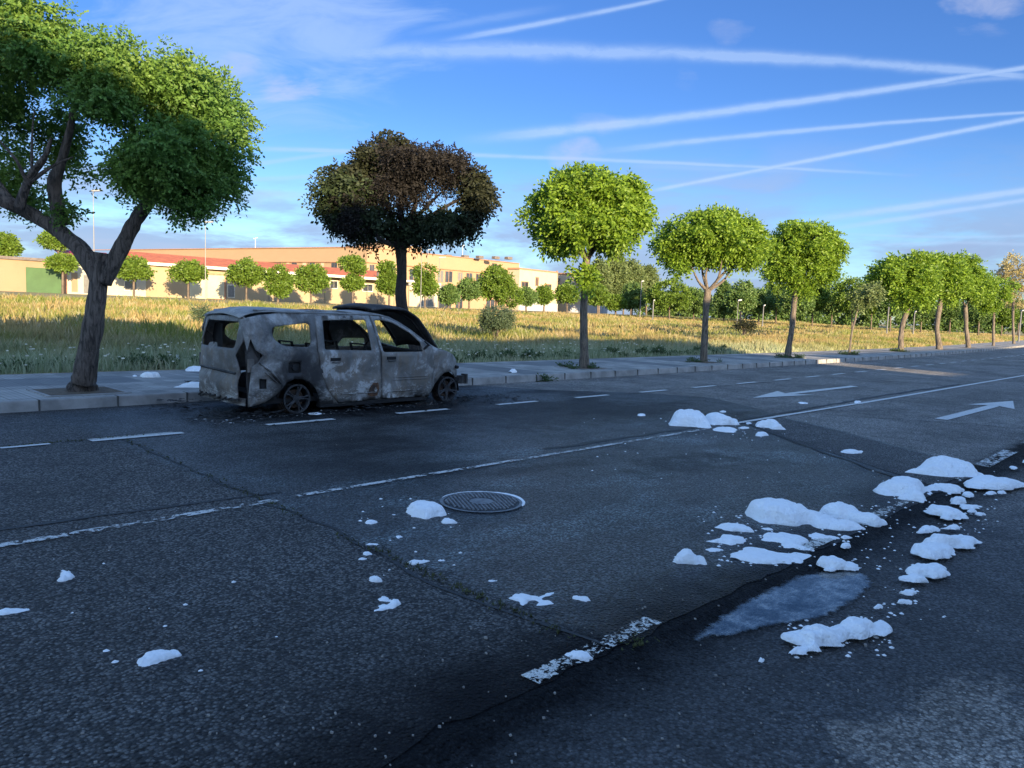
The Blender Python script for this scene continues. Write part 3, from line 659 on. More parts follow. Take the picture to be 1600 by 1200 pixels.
lbn = [lobe(640, 260, 62, 40, Z2, 0, 90, 1.2), lobe(700, 265, 48, 42, Z2, 0, 80), lobe(620, 300, 60, 40, Z2, -.3, 60, .7), lobe(545, 330, 45, 42, Z2, -.7, 50, .7), lobe(635, 235, 25, 25, Z2, 0), lobe(590, 235, 25, 25, Z2, .2, 30, .6), lobe(680, 235, 14, 22, Z2, 0), lobe(710, 245, 14, 20, Z2, 0), lobe(745, 300, 30, 38, Z2, .2, 40, .5)]
lol = [lobe(745, 300, 34, 48, Z2, 0, 60), lobe(580, 248, 34, 28, Z2, 0, 50), lobe(546, 280, 30, 24, Z2, -.3, 40), lobe(610, 225, 30, 20, Z2, .2, 40, .7), lobe(725, 345, 30, 20, Z2, -.2, 30, .7)]
tree(bb, 'scorched robinia with browned crown and charred trunk directly behind the burnt car', tr2, lg, 4600, L_SOOTY, B_BURNT, GRP, seed=7, nside=12, L=.20, pairs=4, lw=.045, ll=.085, droop=.95, tuft=.24, per=20, inner=.35, ragg=.2,
     extra=[('scorched_foliage', lbn, 4600, L_BURNT, dict(L=.17, lw=.03, ll=.07, droop=1.2, ragg=.16)), ('dulled_foliage', lol, 2300, L_OLIVE, dict(droop=1.1))])

def street_tree(i, label, trunkpx, ends, lobes, n, seed, mat=L_GREEN, bm=B_MID, r=.115, name='robinia_tree', group=GRP, rl=.06, **k):
    x, y = TREES_X[i]; Z = fdist(x, y); b = Vector((x, y, .15))
    P = [Vector((x, y, .05)), Vector((x, y, .4)).lerp(W(*trunkpx[0], Z), .2)] + [W(*t_, Z) for t_ in trunkpx]
    P[1] = Vector((x + (P[2].x-x)*.12, y + (P[2].y-y)*.12, .45))
    trs = [(P, [r*1.25, r*1.02] + [r*.88]*len(trunkpx))] + limbs(trunkpx[-1][0], trunkpx[-1][1]+3, Z, ends, rl)
    lb = [lobe(l[0], l[1], l[2], l[3], Z, l[4] if len(l) > 4 else 0, l[5] if len(l) > 5 else None, l[6] if len(l) > 6 else 1.) for l in lobes]
    return tree(b, label, trs, lb, n, mat, bm, group, name=name, seed=seed, **k)
K3 = dict(L=.25, pairs=4, lw=.062, ll=.115, droop=.8, tuft=.26, per=30, inner=.18, ragg=.09)
street_tree(2, 'round bright green robinia with a leafy tuft on its trunk, right of the burnt car', [(912, 500), (914, 440), (917, 405)], [(900, 330, 0), (860, 330, .3), (965, 330, .2), (930, 300, -.3), (890, 370, -.6), (950, 365, .6)],
    [(880, 335, 68, 62), (935, 320, 82, 62), (965, 345, 55, 45, -.3), (915, 360, 75, 42, -.4), (920, 300, 70, 42), (865, 370, 45, 32), (990, 330, 36, 40), (890, 290, 40, 28), (914, 432, 22, 17, -.2, 22, .8)], 8200, 21, **K3)
street_tree(3, 'robinia with three pale bare limbs fanning out under a domed crown', [(1101, 520), (1104, 470), (1106, 452)], [(1078, 410, -.3), (1112, 400, 0), (1150, 408, .2), (1095, 395, .6), (1165, 395, .4), (1128, 405, -.5)],
    [(1112, 365, 80, 44), (1075, 385, 56, 36), (1150, 378, 56, 44), (1120, 390, 70, 26, .3, 60, .8), (1170, 395, 28, 26), (1060, 424, 28, 12, -.3, 22), (1110, 345, 50, 20)], 6400, 22, **{**K3, 'tuft': .3})
street_tree(4, 'robinia with wide flat topped crown overlapping the bare limbed tree on its left', [(1236, 520), (1241, 470), (1244, 452)], [(1225, 410, 0), (1262, 405, 0), (1285, 410, .4), (1245, 400, -.4)],
    [(1225, 392, 42, 38), (1265, 385, 58, 40), (1295, 390, 36, 32), (1245, 420, 48, 26), (1215, 425, 28, 18), (1290, 425, 30, 14), (1250, 362, 50, 16), (1252, 445, 26, 18, 0, 24, .7)], 5600, 23, **{**K3, 'tuft': .33, 'L': .26})
street_tree(5, 'thin leaning sapling with sparse leaves on the pavement between taller robinias', [(1331, 520), (1337, 495), (1342, 478)], [(1350, 455, 0), (1365, 460, .2), (1335, 460, 0)],
    [(1352, 462, 26, 22, 0, 25), (1368, 455, 20, 20, 0, 20, .8), (1340, 470, 16, 12)], 520, 24, r=.05, rl=.025, mat=L_POP, **{**K3, 'tuft': .4, 'inner': .4})
F4 = dict(L=.32, pairs=3, lw=.10, ll=.17, droop=.7, tuft=.42, per=28, inner=.2, ragg=.09)
street_tree(6, 'robinia with strongly right leaning trunk, leftmost of the far group of four', [(1408, 520), (1414, 495), (1419, 478)], [(1405, 440, 0), (1430, 440, 0), (1418, 430, .5)],
    [(1400, 430, 46, 34), (1430, 425, 48, 36), (1418, 455, 46, 30), (1380, 438, 22, 14), (1440, 465, 22, 18)], 4200, 25, r=.15, **F4)
street_tree(7, 'second robinia of the far group of four, with a short thick pale trunk', [(1464, 510), (1468, 480), (1470, 468)], [(1455, 435, 0), (1485, 435, 0)],
    [(1468, 428, 46, 36), (1485, 440, 36, 34), (1455, 448, 30, 22), (1470, 410, 26, 14)], 3400, 26, r=.17, **F4)
street_tree(8, 'third robinia of the far group of four, with a dark slightly bent trunk', [(1510, 515), (1509, 490), (1508, 476)], [(1495, 445, 0), (1525, 440, 0)],
    [(1505, 425, 42, 32), (1500, 450, 42, 34), (1528, 448, 36, 32), (1515, 410, 22, 10)], 3200, 27, r=.16, **F4)
street_tree(9, 'small robinia with thin trunk, last green one of the far group of four', [(1552, 515), (1553, 495), (1553, 480)], [(1545, 460, 0), (1560, 455, 0)],
    [(1548, 458, 34, 30), (1560, 450, 28, 24), (1545, 478, 18, 14)], 1700, 28, r=.11, **F4)
street_tree(10, 'cream coloured thin tree at the right edge, blossoming and pale against the sky', [(1583, 510), (1583, 480), (1584, 465)], [(1575, 435, 0), (1592, 430, 0), (1584, 405, 0)],
    [(1582, 432, 30, 38), (1598, 440, 24, 30), (1585, 460, 26, 24), (1583, 408, 14, 18), (1570, 420, 14, 16)], 1500, 29, mat=L_PALE, r=.13, name='pale_tree', group=None, **{**F4, 'per': 10})

# ------------------------------------------------------------------ distant trees
def far_tree(cx, cy, rx, ry, Z, by, label, seed, mat=L_FAR, name='tree', group='trees in front of the far buildings', n=420, extra=(), tx=None, r=.13, **k):
    c = W(cx, cy, Z); bx = tx if tx is not None else cx; b = W(bx, by, Z); b.z = terr(b.x, b.y) if Z < 400 else 1.7
    s = Z/1200; sz = s*1200/70*.045
    lb = [(W(cx+a*rx, cy+d*ry, Z), (rx*s*e, ry*s*f, rx*s*e), 1) for a, d, e, f in ((0, 0, .85, .85), (-.35, .15, .6, .6), (.38, .12, .6, .62), (.05, -.3, .62, .62), (0, .35, .7, .5))]
    for (a, d, e, f) in extra: lb.append((W(a, d, Z), (e*s, f*s, e*s), 1.))
    n = int(n*4.2); kk = dict(L=.42, pairs=2, lw=.2, ll=.30, droop=.4, tuft=.36, per=14, inner=.12, ragg=.05); kk.update(k)
    return tree(b, label, [([b - Vector((0, 0, .2)), W(cx+(bx-cx)*.4, cy+ry*.6, Z), W(cx, cy, Z)], [r, r*.8, r*.3])], lb, n, mat, B_FAR, group, name=name, seed=seed, nside=6, **kk)
GT = 'small round trees in front of the low warehouses'
far_tree(6, 383, 28, 22, 84, 458, 'tree cut off by the left edge, a second leaf clump low on its trunk', 101, n=620, extra=[(2, 408, 18, 12)], group=GT)
far_tree(85, 374, 27, 16, 86, 456, 'open airy tree seen under the big leaning limb, over a tight round clump', 102, n=300, tx=97, extra=[], group=GT, inner=.5)
far_tree(98, 409, 25, 11, 80, 456, 'short flat crowned tree standing at the edge of the green gate', 103, group=GT)
far_tree(209, 419, 32, 20, 84, 461, 'round tree against the white wall, just right of the big leaning trunk', 104, group=GT)
far_tree(294, 424, 31, 19, 85, 462, 'round tree left of the tall street lamp, by the cream gate', 105, group=GT)
far_tree(385, 425, 33, 24, 88, 468, 'round tree right of the cream gate, crown reaching the red roof', 106, group=GT)
far_tree(436, 440, 24, 28, 88, 468, 'narrow bushy tree with leaves almost down to the grass', 107, group=GT, tx=434)
far_tree(486, 434, 30, 25, 90, 472, 'wide round tree before the warehouse, between the bushy narrow one and the two tiered one', 108, group=GT)
far_tree(551, 440, 19, 14, 92, 474, 'two tiered tree left of the scorched crown, with a tight clump under a loose one', 109, extra=[(551, 411, 20, 12), (560, 420, 14, 5)], n=560, group=GT)
far_tree(608, 440, 23, 22, 94, 475, 'tree standing just left of the charred trunk', 110, extra=[(604, 418, 16, 10)], group=GT)
far_tree(664, 445, 22, 20, 96, 477, 'two lobed tree just right of the charred trunk', 111, extra=[(664, 424, 22, 12)], group=GT)
G2 = 'mixed trees along the far side of the field'
far_tree(701, 460, 19, 17, 100, 480, 'small dark tree under the orange block, left of the big broad one', 112, L_FARD, group=G2)
far_tree(733, 452, 24, 20, 104, 480, 'middle sized tree touching the left side of the big broad one', 113, L_FARD, group=G2)
far_tree(775, 442, 33, 32, 105, 482, 'biggest broad tree before the right end of the orange block', 114, n=900, extra=[(795, 462, 24, 20)], group=G2)
far_tree(822, 462, 20, 16, 108, 484, 'low dark tree under the pale building, right of the big broad one', 115, L_FARD, group=G2)
far_tree(850, 460, 17, 17, 110, 485, 'tree with a rusty patch in its crown, before the pale building', 116, group=G2)
far_tree(886, 458, 22, 18, 112, 486, 'round tree in the gap between the two pale buildings', 117, group=G2)
far_tree(934, 461, 20, 19, 112, 487, 'round tree standing before the second pale building', 118, group=G2)
far_tree(962, 472, 18, 14, 114, 488, 'low bright tree at the foot of the poplars', 119, group=G2)
far_tree(988, 463, 24, 24, 116, 489, 'dark rounded tree standing before the poplars', 120, L_FARD, group=G2, n=520)
GP = 'tall pale poplars behind the right part of the field'
for i, (cx, cy, rx, ry, lab) in enumerate([(936, 438, 18, 34, 'leftmost poplar, half hidden by the round robinia'), (962, 432, 20, 38, 'tallest poplar of the pale clump behind the field'), (986, 440, 20, 34, 'third poplar from the left in the pale clump'), (1010, 443, 18, 30, 'rightmost poplar, its crown sloping down to the dark trees'), (974, 452, 24, 28, 'low front poplar in the middle of the pale clump')]):
    far_tree(cx, cy, rx*1.2, ry*1.15, 175+i*3, 490, lab, 130+i, L_POP, name='poplar_tree', group=GP, n=900, L=.9, lw=.35, ll=.55, tuft=.9, r=.25)
G3 = 'dark trees behind the right part of the field'
rl = [(1046, 461, 36, 25, 'broad bright topped tree left of the fan limbed robinia', L_FAR), (1084, 470, 26, 20, 'dark tree seen behind the trunk of the fan limbed robinia', L_FARD), (1131, 468, 15, 28, 'pointed dark conifer like tree right of the fan limbed robinia', L_FARD),
      (1158, 462, 22, 24, 'tree standing behind the twin white lamps', L_FARD), (1186, 470, 24, 20, 'dark flat tree between the white lamps and the next robinia trunk', L_FARD), (1213, 462, 24, 22, 'bright topped tree just left of the flat crowned robinia trunk', L_FAR),
      (1243, 468, 26, 24, 'dark tree hidden partly by the flat crowned robinia trunk', L_FARD), (1270, 462, 24, 25, 'bright tree just right of the flat crowned robinia trunk', L_FAR), (1300, 466, 26, 24, 'dark tree left of the sapling', L_FARD),
      (1332, 462, 28, 28, 'tall loose tree right behind the sapling', L_FAR), (1362, 462, 24, 28, 'loose tree with rusty patches right of the sapling', L_FAR), (1392, 474, 18, 18, 'low tree before the leaning trunk of the far group', L_FARD),
      (1440, 486, 20, 14, 'low tree seen between the first two trunks of the far group', L_FARD), (1485, 482, 18, 16, 'dark tree seen between the second and third trunk of the far group', L_FARD), (1530, 484, 22, 18, 'dark tree seen right of the third trunk of the far group', L_FARD), (1566, 490, 20, 16, 'bright low tree left of the cream tree', L_FAR), (1592, 486, 14, 18, 'dark tree behind the cream tree at the right edge', L_FARD)]
for i, (cx, cy, rx, ry, lab, mt) in enumerate(rl):
    far_tree(cx, cy, rx*1.22, ry*1.18, 108+(i*7 % 19), 493+(cx-1046)*.03, lab, 150+i, mt, name='conifer_tree' if i == 2 else 'tree', group=G3, n=640, r=.12)
# far-off wood closing the view to the right
lbw = []
rg = random.Random(9)
for i in range(70):
    px = 1000 + i*9.5; lbw.append((W(px, 475+(px-1000)*.028+rg.uniform(-4, 4)+4, 190), (4.6, rg.uniform(3.6, 5.2), 4.0), 1))
V_, F_ = foliage(lbw, 14000, L=.9, pairs=2, lw=.5, ll=.7, seed=77, tuft=.9, per=12)
tag(mk_np('distant_wood', V_, F_, L_FARD), 'dark continuous wood closing the far right of the field', 'wood', kind='stuff')

# ------------------------------------------------------------------ grass field
def grass_mat():
    m, t, b = new_mat('grass_blades'); p = t.pos(); r = t.island(); x, y, z = t.sep(p)
    n = t.noise(p, .22, 4, .6); n2 = t.noise(p, .9, 4, .6)
    g = t.mix(r, (.16, .21, .10), (.38, .41, .27)); s = t.mix(r, (.19, .145, .055), (.36, .275, .125)); gr = t.mix(r, (.10, .13, .025), (.19, .21, .05))
    k = t.ramp(t.m('ADD', t.m('MULTIPLY_ADD', t.m('SUBTRACT', n2, .5), 13., y), t.m('MULTIPLY', t.ramp(x, 20, 60, 0., 8.), 1.)), 16., 25.)
    c = t.mix(k, g, s); c = t.mix(t.m('MULTIPLY', t.ramp(n, .44, .58), k), c, gr)
    w = t.m('MULTIPLY', t.ramp(t.m('FRACT', t.m('MULTIPLY', r, 17.3)), .5, .52), t.ramp(n2, .45, .65)); c = t.mix(t.m('MULTIPLY', w, .5), c, (.46, .42, .30))
    setp(t, b, col=c, rough=.8, spec=.2)
    tr = t.n.new('ShaderNodeBsdfTranslucent'); t.put(tr.inputs[0], c); mx = t.n.new('ShaderNodeMixShader'); mx.inputs[0].default_value = .3
    t.l.new(b.outputs[0], mx.inputs[1]); t.l.new(tr.outputs[0], mx.inputs[2]); t.l.new(mx.outputs[0], t.n['Material Output'].inputs[0]); return m
M_GRASS = grass_mat()
def in_view(x, y, m=3): 
    f = fdist(x, y); s = math.sin(AZ)*x - math.cos(AZ)*y; return f > 2 and abs(s) < f*.70 + m
def grass(name, n_tufts, ymin, ymax, per, h, wdt, seed, spread=.12, power=1.8, xmax=150, hb=1.):
    r = np.random.default_rng(seed); P = []
    while len(P) < n_tufts:
        d = ymin + (ymax-ymin)*r.random()**power; x = -2 + xmax*r.random()**(1.7 if ymax < 20 else 1.15)
        y = backY(x) + .03 + d
        if in_view(x, y): P.append((x, y, terr(x, y)))
    P = np.array(P); D = np.hypot(P[:, 0], P[:, 1]); big = np.array([mnoise.noise(Vector((a*.35, b_*.35, 0))) for a, b_, _ in P])
    idx = np.repeat(np.arange(len(P)), per); N = len(idx)
    C = P[idx] + np.c_[r.normal(size=(N, 2))*spread*(1+D[idx]/60)[:, None], np.zeros(N)-.03]
    C[:, 1] = np.maximum(C[:, 1], np.array([backY(a) for a in P[:, 0]])[idx]+.02)
    H = h*r.uniform(.4, 1.25, N)*(1+.9*big[idx])*hb*np.clip(.55+ (P[idx, 1]-np.array([backY(a) for a in P[:, 0]])[idx])*.25, .5, 1); wd = wdt*(1+D[idx]/18)*r.uniform(.6, 1.3, N)
    a = r.uniform(0, 2*np.pi, N); bend = np.c_[np.cos(a), np.sin(a), np.zeros(N)]*(H*r.uniform(.1, .6, N))[:, None]
    s = np.c_[math.sin(AZ)*np.ones(N), -math.cos(AZ)*np.ones(N), np.zeros(N)]*.8 + np.c_[r.normal(size=(N, 2))*.5, np.zeros(N)]; s = s*(wd/2)[:, None]
    up = np.c_[np.zeros((N, 2)), H]
    v0, v1 = C-s, C+s; v2, v3 = C+up*.6+bend*.35+s*.8, C+up*.6+bend*.35-s*.8; v4 = C+up+bend
    V = np.stack([v0, v1, v2, v3, v4, v4], 1).reshape(-1, 3); b0 = np.arange(N)*6
    F = np.concatenate([np.c_[b0, b0+1, b0+2, b0+3], np.c_[b0+3, b0+2, b0+4, b0+5]])
    # last quad is degenerate: give the tip a little width
    V[5::6] = v4 - s*.12; V[4::6] = v4 + s*.12
    return mk_np(name, V, F, M_GRASS)
tag(grass('tall_grass', 17000, 0, 10, 9, .36, .009, 1, power=1.25), 'shaded grey green tall grass along the back of the pavement', 'grass', kind='stuff')
tag(grass('dry_grass', 24000, 5, 50, 8, .36, .016, 2, spread=.22, power=1.15, xmax=170), 'dry straw coloured grass over the sunlit field', 'grass', kind='stuff')
# low weeds at the edge with small white flowers
r = np.random.default_rng(5); V = []; M_PETAL = simple('white_petal', (.62, .6, .5), .8)
fm = MB()
for _ in range(330):
    d = abs(r.normal())*1.3+.1; x = r.uniform(1, 24); y = backY(x)+d
    if not in_view(x, y): continue
    z = terr(x, y) + r.uniform(.15, .5); s_ = r.uniform(.010, .024)
    fm.obox((x, y, z), (s_, 0, 0), (0, s_, 0), (0, 0, s_*.5))
tag(fm.build('wild_flowers', M_PETAL), 'tiny white flowers dotted through the near grass', 'flowers', kind='stuff')
L_WEED = leaf_mat('weed_leaf', (.03, .06, .02), (.07, .11, .035), (.05, .085, .03), .2)
lb = []
rg = random.Random(3)
for x in np.arange(2.5, 30, .8):
    lb.append((Vector((x+rg.uniform(-.3, .3), backY(x)+.45+rg.uniform(-.1, .5), .12)), (.5, rg.uniform(.10, .38), .35), 1))
V_, F_ = foliage(lb, 7000, L=.12, pairs=3, lw=.035, ll=.07, seed=12, tuft=.14, per=16, droop=.2)
tag(mk_np('edge_weeds', V_, F_, L_WEED), 'dark leafy weeds spilling from the field onto the pavement edge', 'weeds', kind='stuff')
lb = []
for i, (x, y) in enumerate(TREES_X[2:7]):
    for k in range(5): lb.append((Vector((x+rg.uniform(-.55, .55), y+rg.uniform(-.4, .4), .17)), (.28, .07, .2), 1))
x, y = 13.15, 11.62; lb.append((Vector((x, y, .03)), (.14, .05, .06), 1.5)); lb.append((Vector((x+.3, y+.02, .02)), (.14, .04, .05), 1.5))
V_, F_ = foliage(lb, 1300, L=.07, pairs=2, lw=.03, ll=.08, seed=13, tuft=.10, per=12, droop=-.3)
tag(mk_np('pit_weeds', V_, F_, L_WEED), 'low green weeds growing in the tree pits and at the kerb foot', 'weeds', kind='stuff')
# bush in the field
def bush(px, py, rx, ry, Zd, label, n, seed, mat=L_BUSH, **k):
    c = W(px, py, Zd); s = Zd/1200; z = terr(c.x, c.y); o = empty('bush', (c.x, c.y, z), label, 'bush')
    mb = MB(); rr = random.Random(seed)
    for i in range(7): mb.tube([(c.x, c.y, z-.05), (c.x+rr.uniform(-.4, .4)*rx*s, c.y+rr.uniform(-.3, .3)*rx*s, c.z)], [.03, .012], 5)
    mb.build('stems', B_DARK, o)
    V, F = foliage([(c, (rx*s, ry*s, rx*s), 1), (W(px-rx*.4, py+ry*.3, Zd), (rx*s*.6, ry*s*.6, rx*s*.5), 1), (W(px+rx*.4, py+ry*.25, Zd), (rx*s*.6, ry*s*.6, rx*s*.5), 1)], n, seed=seed, **k); mk_np('foliage', V, F, mat, o); return o
bush(777, 497, 30, 23, 33, 'dark green rounded bush alone in the sunlit field, left of the first bright robinia', 2400, 41, L=.14, pairs=3, lw=.04, ll=.08, tuft=.2, per=14, droop=.3, inner=.3)
bush(107, 497, 15, 13, 44, 'small grey green bush in the field left of the big leaning trunk', 500, 42, L=.2, pairs=2, lw=.06, ll=.12, tuft=.25, per=12)
bush(316, 490, 14, 18, 34, 'spiky grey green weed clump in the grass above the rear of the car', 420, 43, L=.3, pairs=2, lw=.03, ll=.2, tuft=.2, per=12, droop=-.5)
bush(1163, 507, 20, 8, 50, 'low brown bush in the dry grass right of the fan limbed robinia', 500, 44, mat=L_OLIVE, L=.25, pairs=2, lw=.06, ll=.12, tuft=.3, per=12)
bush(226, 560, 30, 15, 18.6, 'dark leafy weed clump on the field edge behind the foam on the pavement', 900, 46, L=.14, pairs=3, lw=.03, ll=.07, tuft=.16, per=14, droop=.2)

# ------------------------------------------------------------------ buildings
def wall_mat(name, c, dirt=.25):
    m, t, b = new_mat(name); p = t.pos(); n = t.noise(p, .5, 5, .6); n2 = t.noise(t.scl(p, (3, 3, .4)), 1.2, 4, .6)
    col = t.mix(t.ramp(n, .35, .7, 0., dirt), c, tuple(x*.62 for x in c)); col = t.mix(t.ramp(n2, .55, .8, 0., dirt), col, tuple(x*.5 for x in c))
    setp(t, b, col=col, rough=.9, nrm=t.bump(t.noise(p, 20, 3), .3, .02)); return m
W_PEACH = wall_mat('peach_render', (.26, .185, .115)); W_WHITE = wall_mat('white_render', (.40, .375, .30)); W_YELL = wall_mat('yellow_render', (.31, .24, .15)); W_ORANGE = wall_mat('orange_render', (.30, .205, .125), .12)
W_CREAM = wall_mat('cream_render', (.42, .35, .26)); W_GRAF = wall_mat('painted_low_wall', (.36, .36, .38), .5); D_GREEN = simple('green_sheet', (.045, .10, .035), .6, .12, 1); D_CREAM = simple('cream_gate', (.38, .36, .26), .6, .08, 1)
D_GREY = simple('grey_door', (.13, .13, .125), .6, .15); GLASS = simple('window_glass', (.035, .04, .05), .15, .4, 1); FRAME = simple('window_frame', (.35, .2, .12), .6); FR_W = simple('pale_frame', (.6, .58, .5), .6); BRICK = simple('brick_pier', (.33, .17, .10), .9, .2, 3)
m, t, b = new_mat('roof_tiles'); p = t.pos(); x, y, z = t.sep(p); wv = t.m('ABSOLUTE', t.m('SINE', t.m('MULTIPLY', x, 9.)))
setp(t, b, col=t.mix(t.ramp(t.noise(p, 1.2, 5, .7), .3, .7), (.36, .085, .04), (.50, .15, .06)), rough=.85, nrm=t.bump(wv, .6, .08)); ROOF = m
MAG = simple('magenta_roof', (.30, .03, .06), .7); DARKR = simple('roof_dark', (.12, .10, .09), .8)
def pbox(mb, x0, y0, x1, y1, P, Q, proud=.05, depth=.3):      # box on facade plane PQ covering px rect
    a = WP(x0, y1, P, Q); c = WP(x1, y0, P, Q); u = Vector((Q[0]-P[0], Q[1]-P[1], 0)).normalized(); n = Vector((u.y, -u.x, 0))
    if n.dot(Vector((a.x, a.y, 0))) > 0: n = -n
    pts = []
    for z in (a.z, c.z):
        for (q_, k) in ((a, proud), (c, proud), (c, -depth), (a, -depth)): pts.append((q_.x+n.x*k, q_.y+n.y*k, z))
    mb.add(pts, [(0, 3, 2, 1), (4, 5, 6, 7), (0, 1, 5, 4), (1, 2, 6, 5), (2, 3, 7, 6), (3, 0, 4, 7)])
def lvl(mb, x0, x1, ya, yb, xr, P, Q, proud=.05, depth=.3):     # long level band: heights read at px column xr
    zt_, zb_ = WP(xr, ya, P, Q).z, WP(xr, yb, P, Q).z; k0 = len(mb.v); pbox(mb, x0, ya, x1, yb, P, Q, proud, depth)
    for i in range(k0, len(mb.v)): v = mb.v[i]; mb.v[i] = (v[0], v[1], zb_ if i-k0 < 4 else zt_)
def opening(parent, name, x0, y0, x1, y1, P, Q, mat, fmat=None, fw=1.0, proud=.03):
    mb = MB()
    if fmat is None: pbox(mb, x0, y0, x1, y1, P, Q, proud); return mb.build(name, mat, parent)
    pbox(mb, x0-fw, y0-fw, x1+fw, y1+fw, P, Q, proud); f = mb.build(name, fmat, parent)
    mb = MB(); w = (x1-x0)/2 - fw*.15
    pbox(mb, x0, y0, x0+w, y1, P, Q, proud+.03, .0); pbox(mb, x1-w, y0, x1, y1, P, Q, proud+.03, .0); mb.build('pane', mat, f); return f
def wallbox(parent, name, x0, x1, ztop, P, Q, depth, mat, slope=0, zbase=0, proud=0):
    a = WP(x0, 450, P, Q); c = WP(x1, 450, P, Q); u = Vector((c.x-a.x, c.y-a.y, 0)).normalized(); n = Vector((-u.y, u.x, 0)); mb = MB()
    if n.dot(Vector((a.x, a.y, 0))) < 0: n = -n
    a = a-n*proud; c = c-n*proud
    mb.add([(a.x, a.y, zbase), (c.x, c.y, zbase), (c.x+n.x*depth, c.y+n.y*depth, zbase), (a.x+n.x*depth, a.y+n.y*depth, zbase), (a.x, a.y, ztop), (c.x, c.y, ztop+slope), (c.x+n.x*depth, c.y+n.y*depth, ztop+slope), (a.x+n.x*depth, a.y+n.y*depth, ztop)],
           [(0, 3, 2, 1), (4, 5, 6, 7), (0, 1, 5, 4), (1, 2, 6, 5), (2, 3, 7, 6), (3, 0, 4, 7)])
    return mb.build(name, mat, parent), a, c, n
P, Q = (20, 92), (90, 95.5)
zt = lambda px, py, P=P, Q=Q: WP(px, py, P, Q).z
o = empty('workshop_building', WP(60, 455, P, Q), 'low peach building with a wide green sheet gate behind the left trees', 'building')
wallbox(o, 'wall', -80, 104, zt(60, 408), P, Q, 14, W_PEACH)
mb = MB(); lvl(mb, -80, 104, 403.5, 408, 60, P, Q, .25, 14.3); mb.build('roof', DARKR, o)
opening(o, 'gate', 41, 420.5, 96, 458, P, Q, D_GREEN); mb = MB(); pbox(mb, 97, 420, 104, 458, P, Q, .12); mb.build('pier', BRICK, o)
o = empty('white_building', WP(160, 455, P, Q), 'low white building behind the big forked trunk, with a magenta roof edge', 'building')
wallbox(o, 'wall', 104.3, 228, zt(150, 413), P, Q, 14, W_WHITE)
a = WP(112, 413, P, Q); c = WP(200, 411, P, Q); zz = zt(150, 413)
mb = MB(); mb.add([(a.x, a.y-.2, zz), (c.x, c.y-.2, zz), (c.x, c.y+7, zz+1.7), (a.x, a.y+7, zz+1.7)], [(0, 1, 2, 3)]); mb.box((a.x, a.y-.2, zz-.001), (c.x, a.y+13, zz+.12)); mb.build('roof', MAG, o)
opening(o, 'window', 195, 439.5, 213, 453, P, Q, D_GREY, FR_W); opening(o, 'door', 131, 430, 139, 458, P, Q, D_GREY); mb = MB(); pbox(mb, 112, 426, 121, 456, P, Q, .04); mb.build('panel', W_PEACH, o)
opening(o, 'window', 150, 432, 170, 446, P, Q, D_GREY, FR_W)
o = empty('warehouse', WP(400, 462, P, Q), 'long yellow warehouse with red tiled roof and a cream gate', 'building')
zz = zt(322, 416.5); wallbox(o, 'wall', 228.3, 638, zz, P, Q, 16, W_YELL)
mb = MB(); a = WP(226, 415, P, Q); c = WP(640, 430, P, Q); n_ = 16; h = 1.45
rpts = [(a.x, a.y-.5, zz+.06), (c.x, c.y-.5, zz+.06), (c.x, c.y+6, zz+h), (a.x, a.y+6, zz+h), (a.x, a.y+16.5, zz+.06), (c.x, c.y+16.5, zz+.06)]
mb.add(rpts + [(p_[0], p_[1], p_[2]-.25) for p_ in (rpts[0], rpts[1])], [(0, 1, 2, 3), (3, 2, 5, 4), (0, 3, 4), (1, 5, 2), (6, 7, 1, 0)]); mb.build('roof', ROOF, o)
mb = MB(); mb.box((a.x, min(a.y, c.y)-.56, zz-.30), (c.x, max(a.y, c.y)-.0, zz+.03)); mb.build('fascia', FR_W, o)
opening(o, 'gate', 296, 431, 350, 466, P, Q, D_CREAM, BRICK, 2.5); opening(o, 'door', 356, 446, 366, 464, P, Q, D_GREY, FR_W, .8)
for (x0, y0, x1, y1) in ((516, 439.5, 527, 450), (567, 445, 582, 454.5), (446, 436, 456, 446)): opening(o, 'window', x0, y0, x1, y1, P, Q, GLASS, FR_W, .8)
for x in (352.5, 420, 507, 590): mb = MB(); pbox(mb, x, 424, x+.8, 475, P, Q, .08); mb.build('downpipe', D_GREY, o)
# orange block: right face and left face
P2, Q2 = (85, 120.5), (130, 122.5); P3, Q3 = (85, 120.5), (66.5, 190)
o = empty('apartment_block', (100, 121, 1.7), 'three storied orange apartment block with a blank parapet band behind the warehouse', 'building')
A = Vector((85, 120.5, 0)); Bc = WP(810, 450, P2, Q2); Cc = Vector((66.5, 190, 0)); ztp = WP(572, 386, P2, Q2).z
mb = MB(); pts = [(A.x, A.y), (Bc.x, Bc.y), (Bc.x+3, Bc.y+40), (Cc.x, Cc.y)]
mb.add([(x_, y_, 0) for x_, y_ in pts] + [(x_, y_, ztp) for x_, y_ in pts], [(4, 5, 6, 7), (0, 1, 5, 4), (1, 2, 6, 5), (2, 3, 7, 6), (3, 0, 4, 7)]); mb.build('wall', W_ORANGE, o)
mb = MB(); lvl(mb, 570.5, 811, 408.6, 410.2, 571, P2, Q2, .35); lvl(mb, 572, 808, 436, 437.2, 571, P2, Q2, .12); lvl(mb, 570.5, 811.5, 385.5, 386.6, 571, P2, Q2, .25); mb.build('cornice', BRICK, o)
mb = MB(); lvl(mb, 120, 569, 408.6, 410.2, 569, P3, Q3, .35); lvl(mb, 120, 569, 385.5, 386.6, 569, P3, Q3, .25); mb.build('cornice', BRICK, o)
def face_y(px, y570, P, Q):     # keep rows level: same world z as y570 at the corner
    z0 = WP(571, y570, P, Q).z; lo, hi = 380., 520.
    for _ in range(30):
        md = (lo+hi)/2
        if WP(px, md, P, Q).z > z0: lo = md
        else: hi = md
    return lo
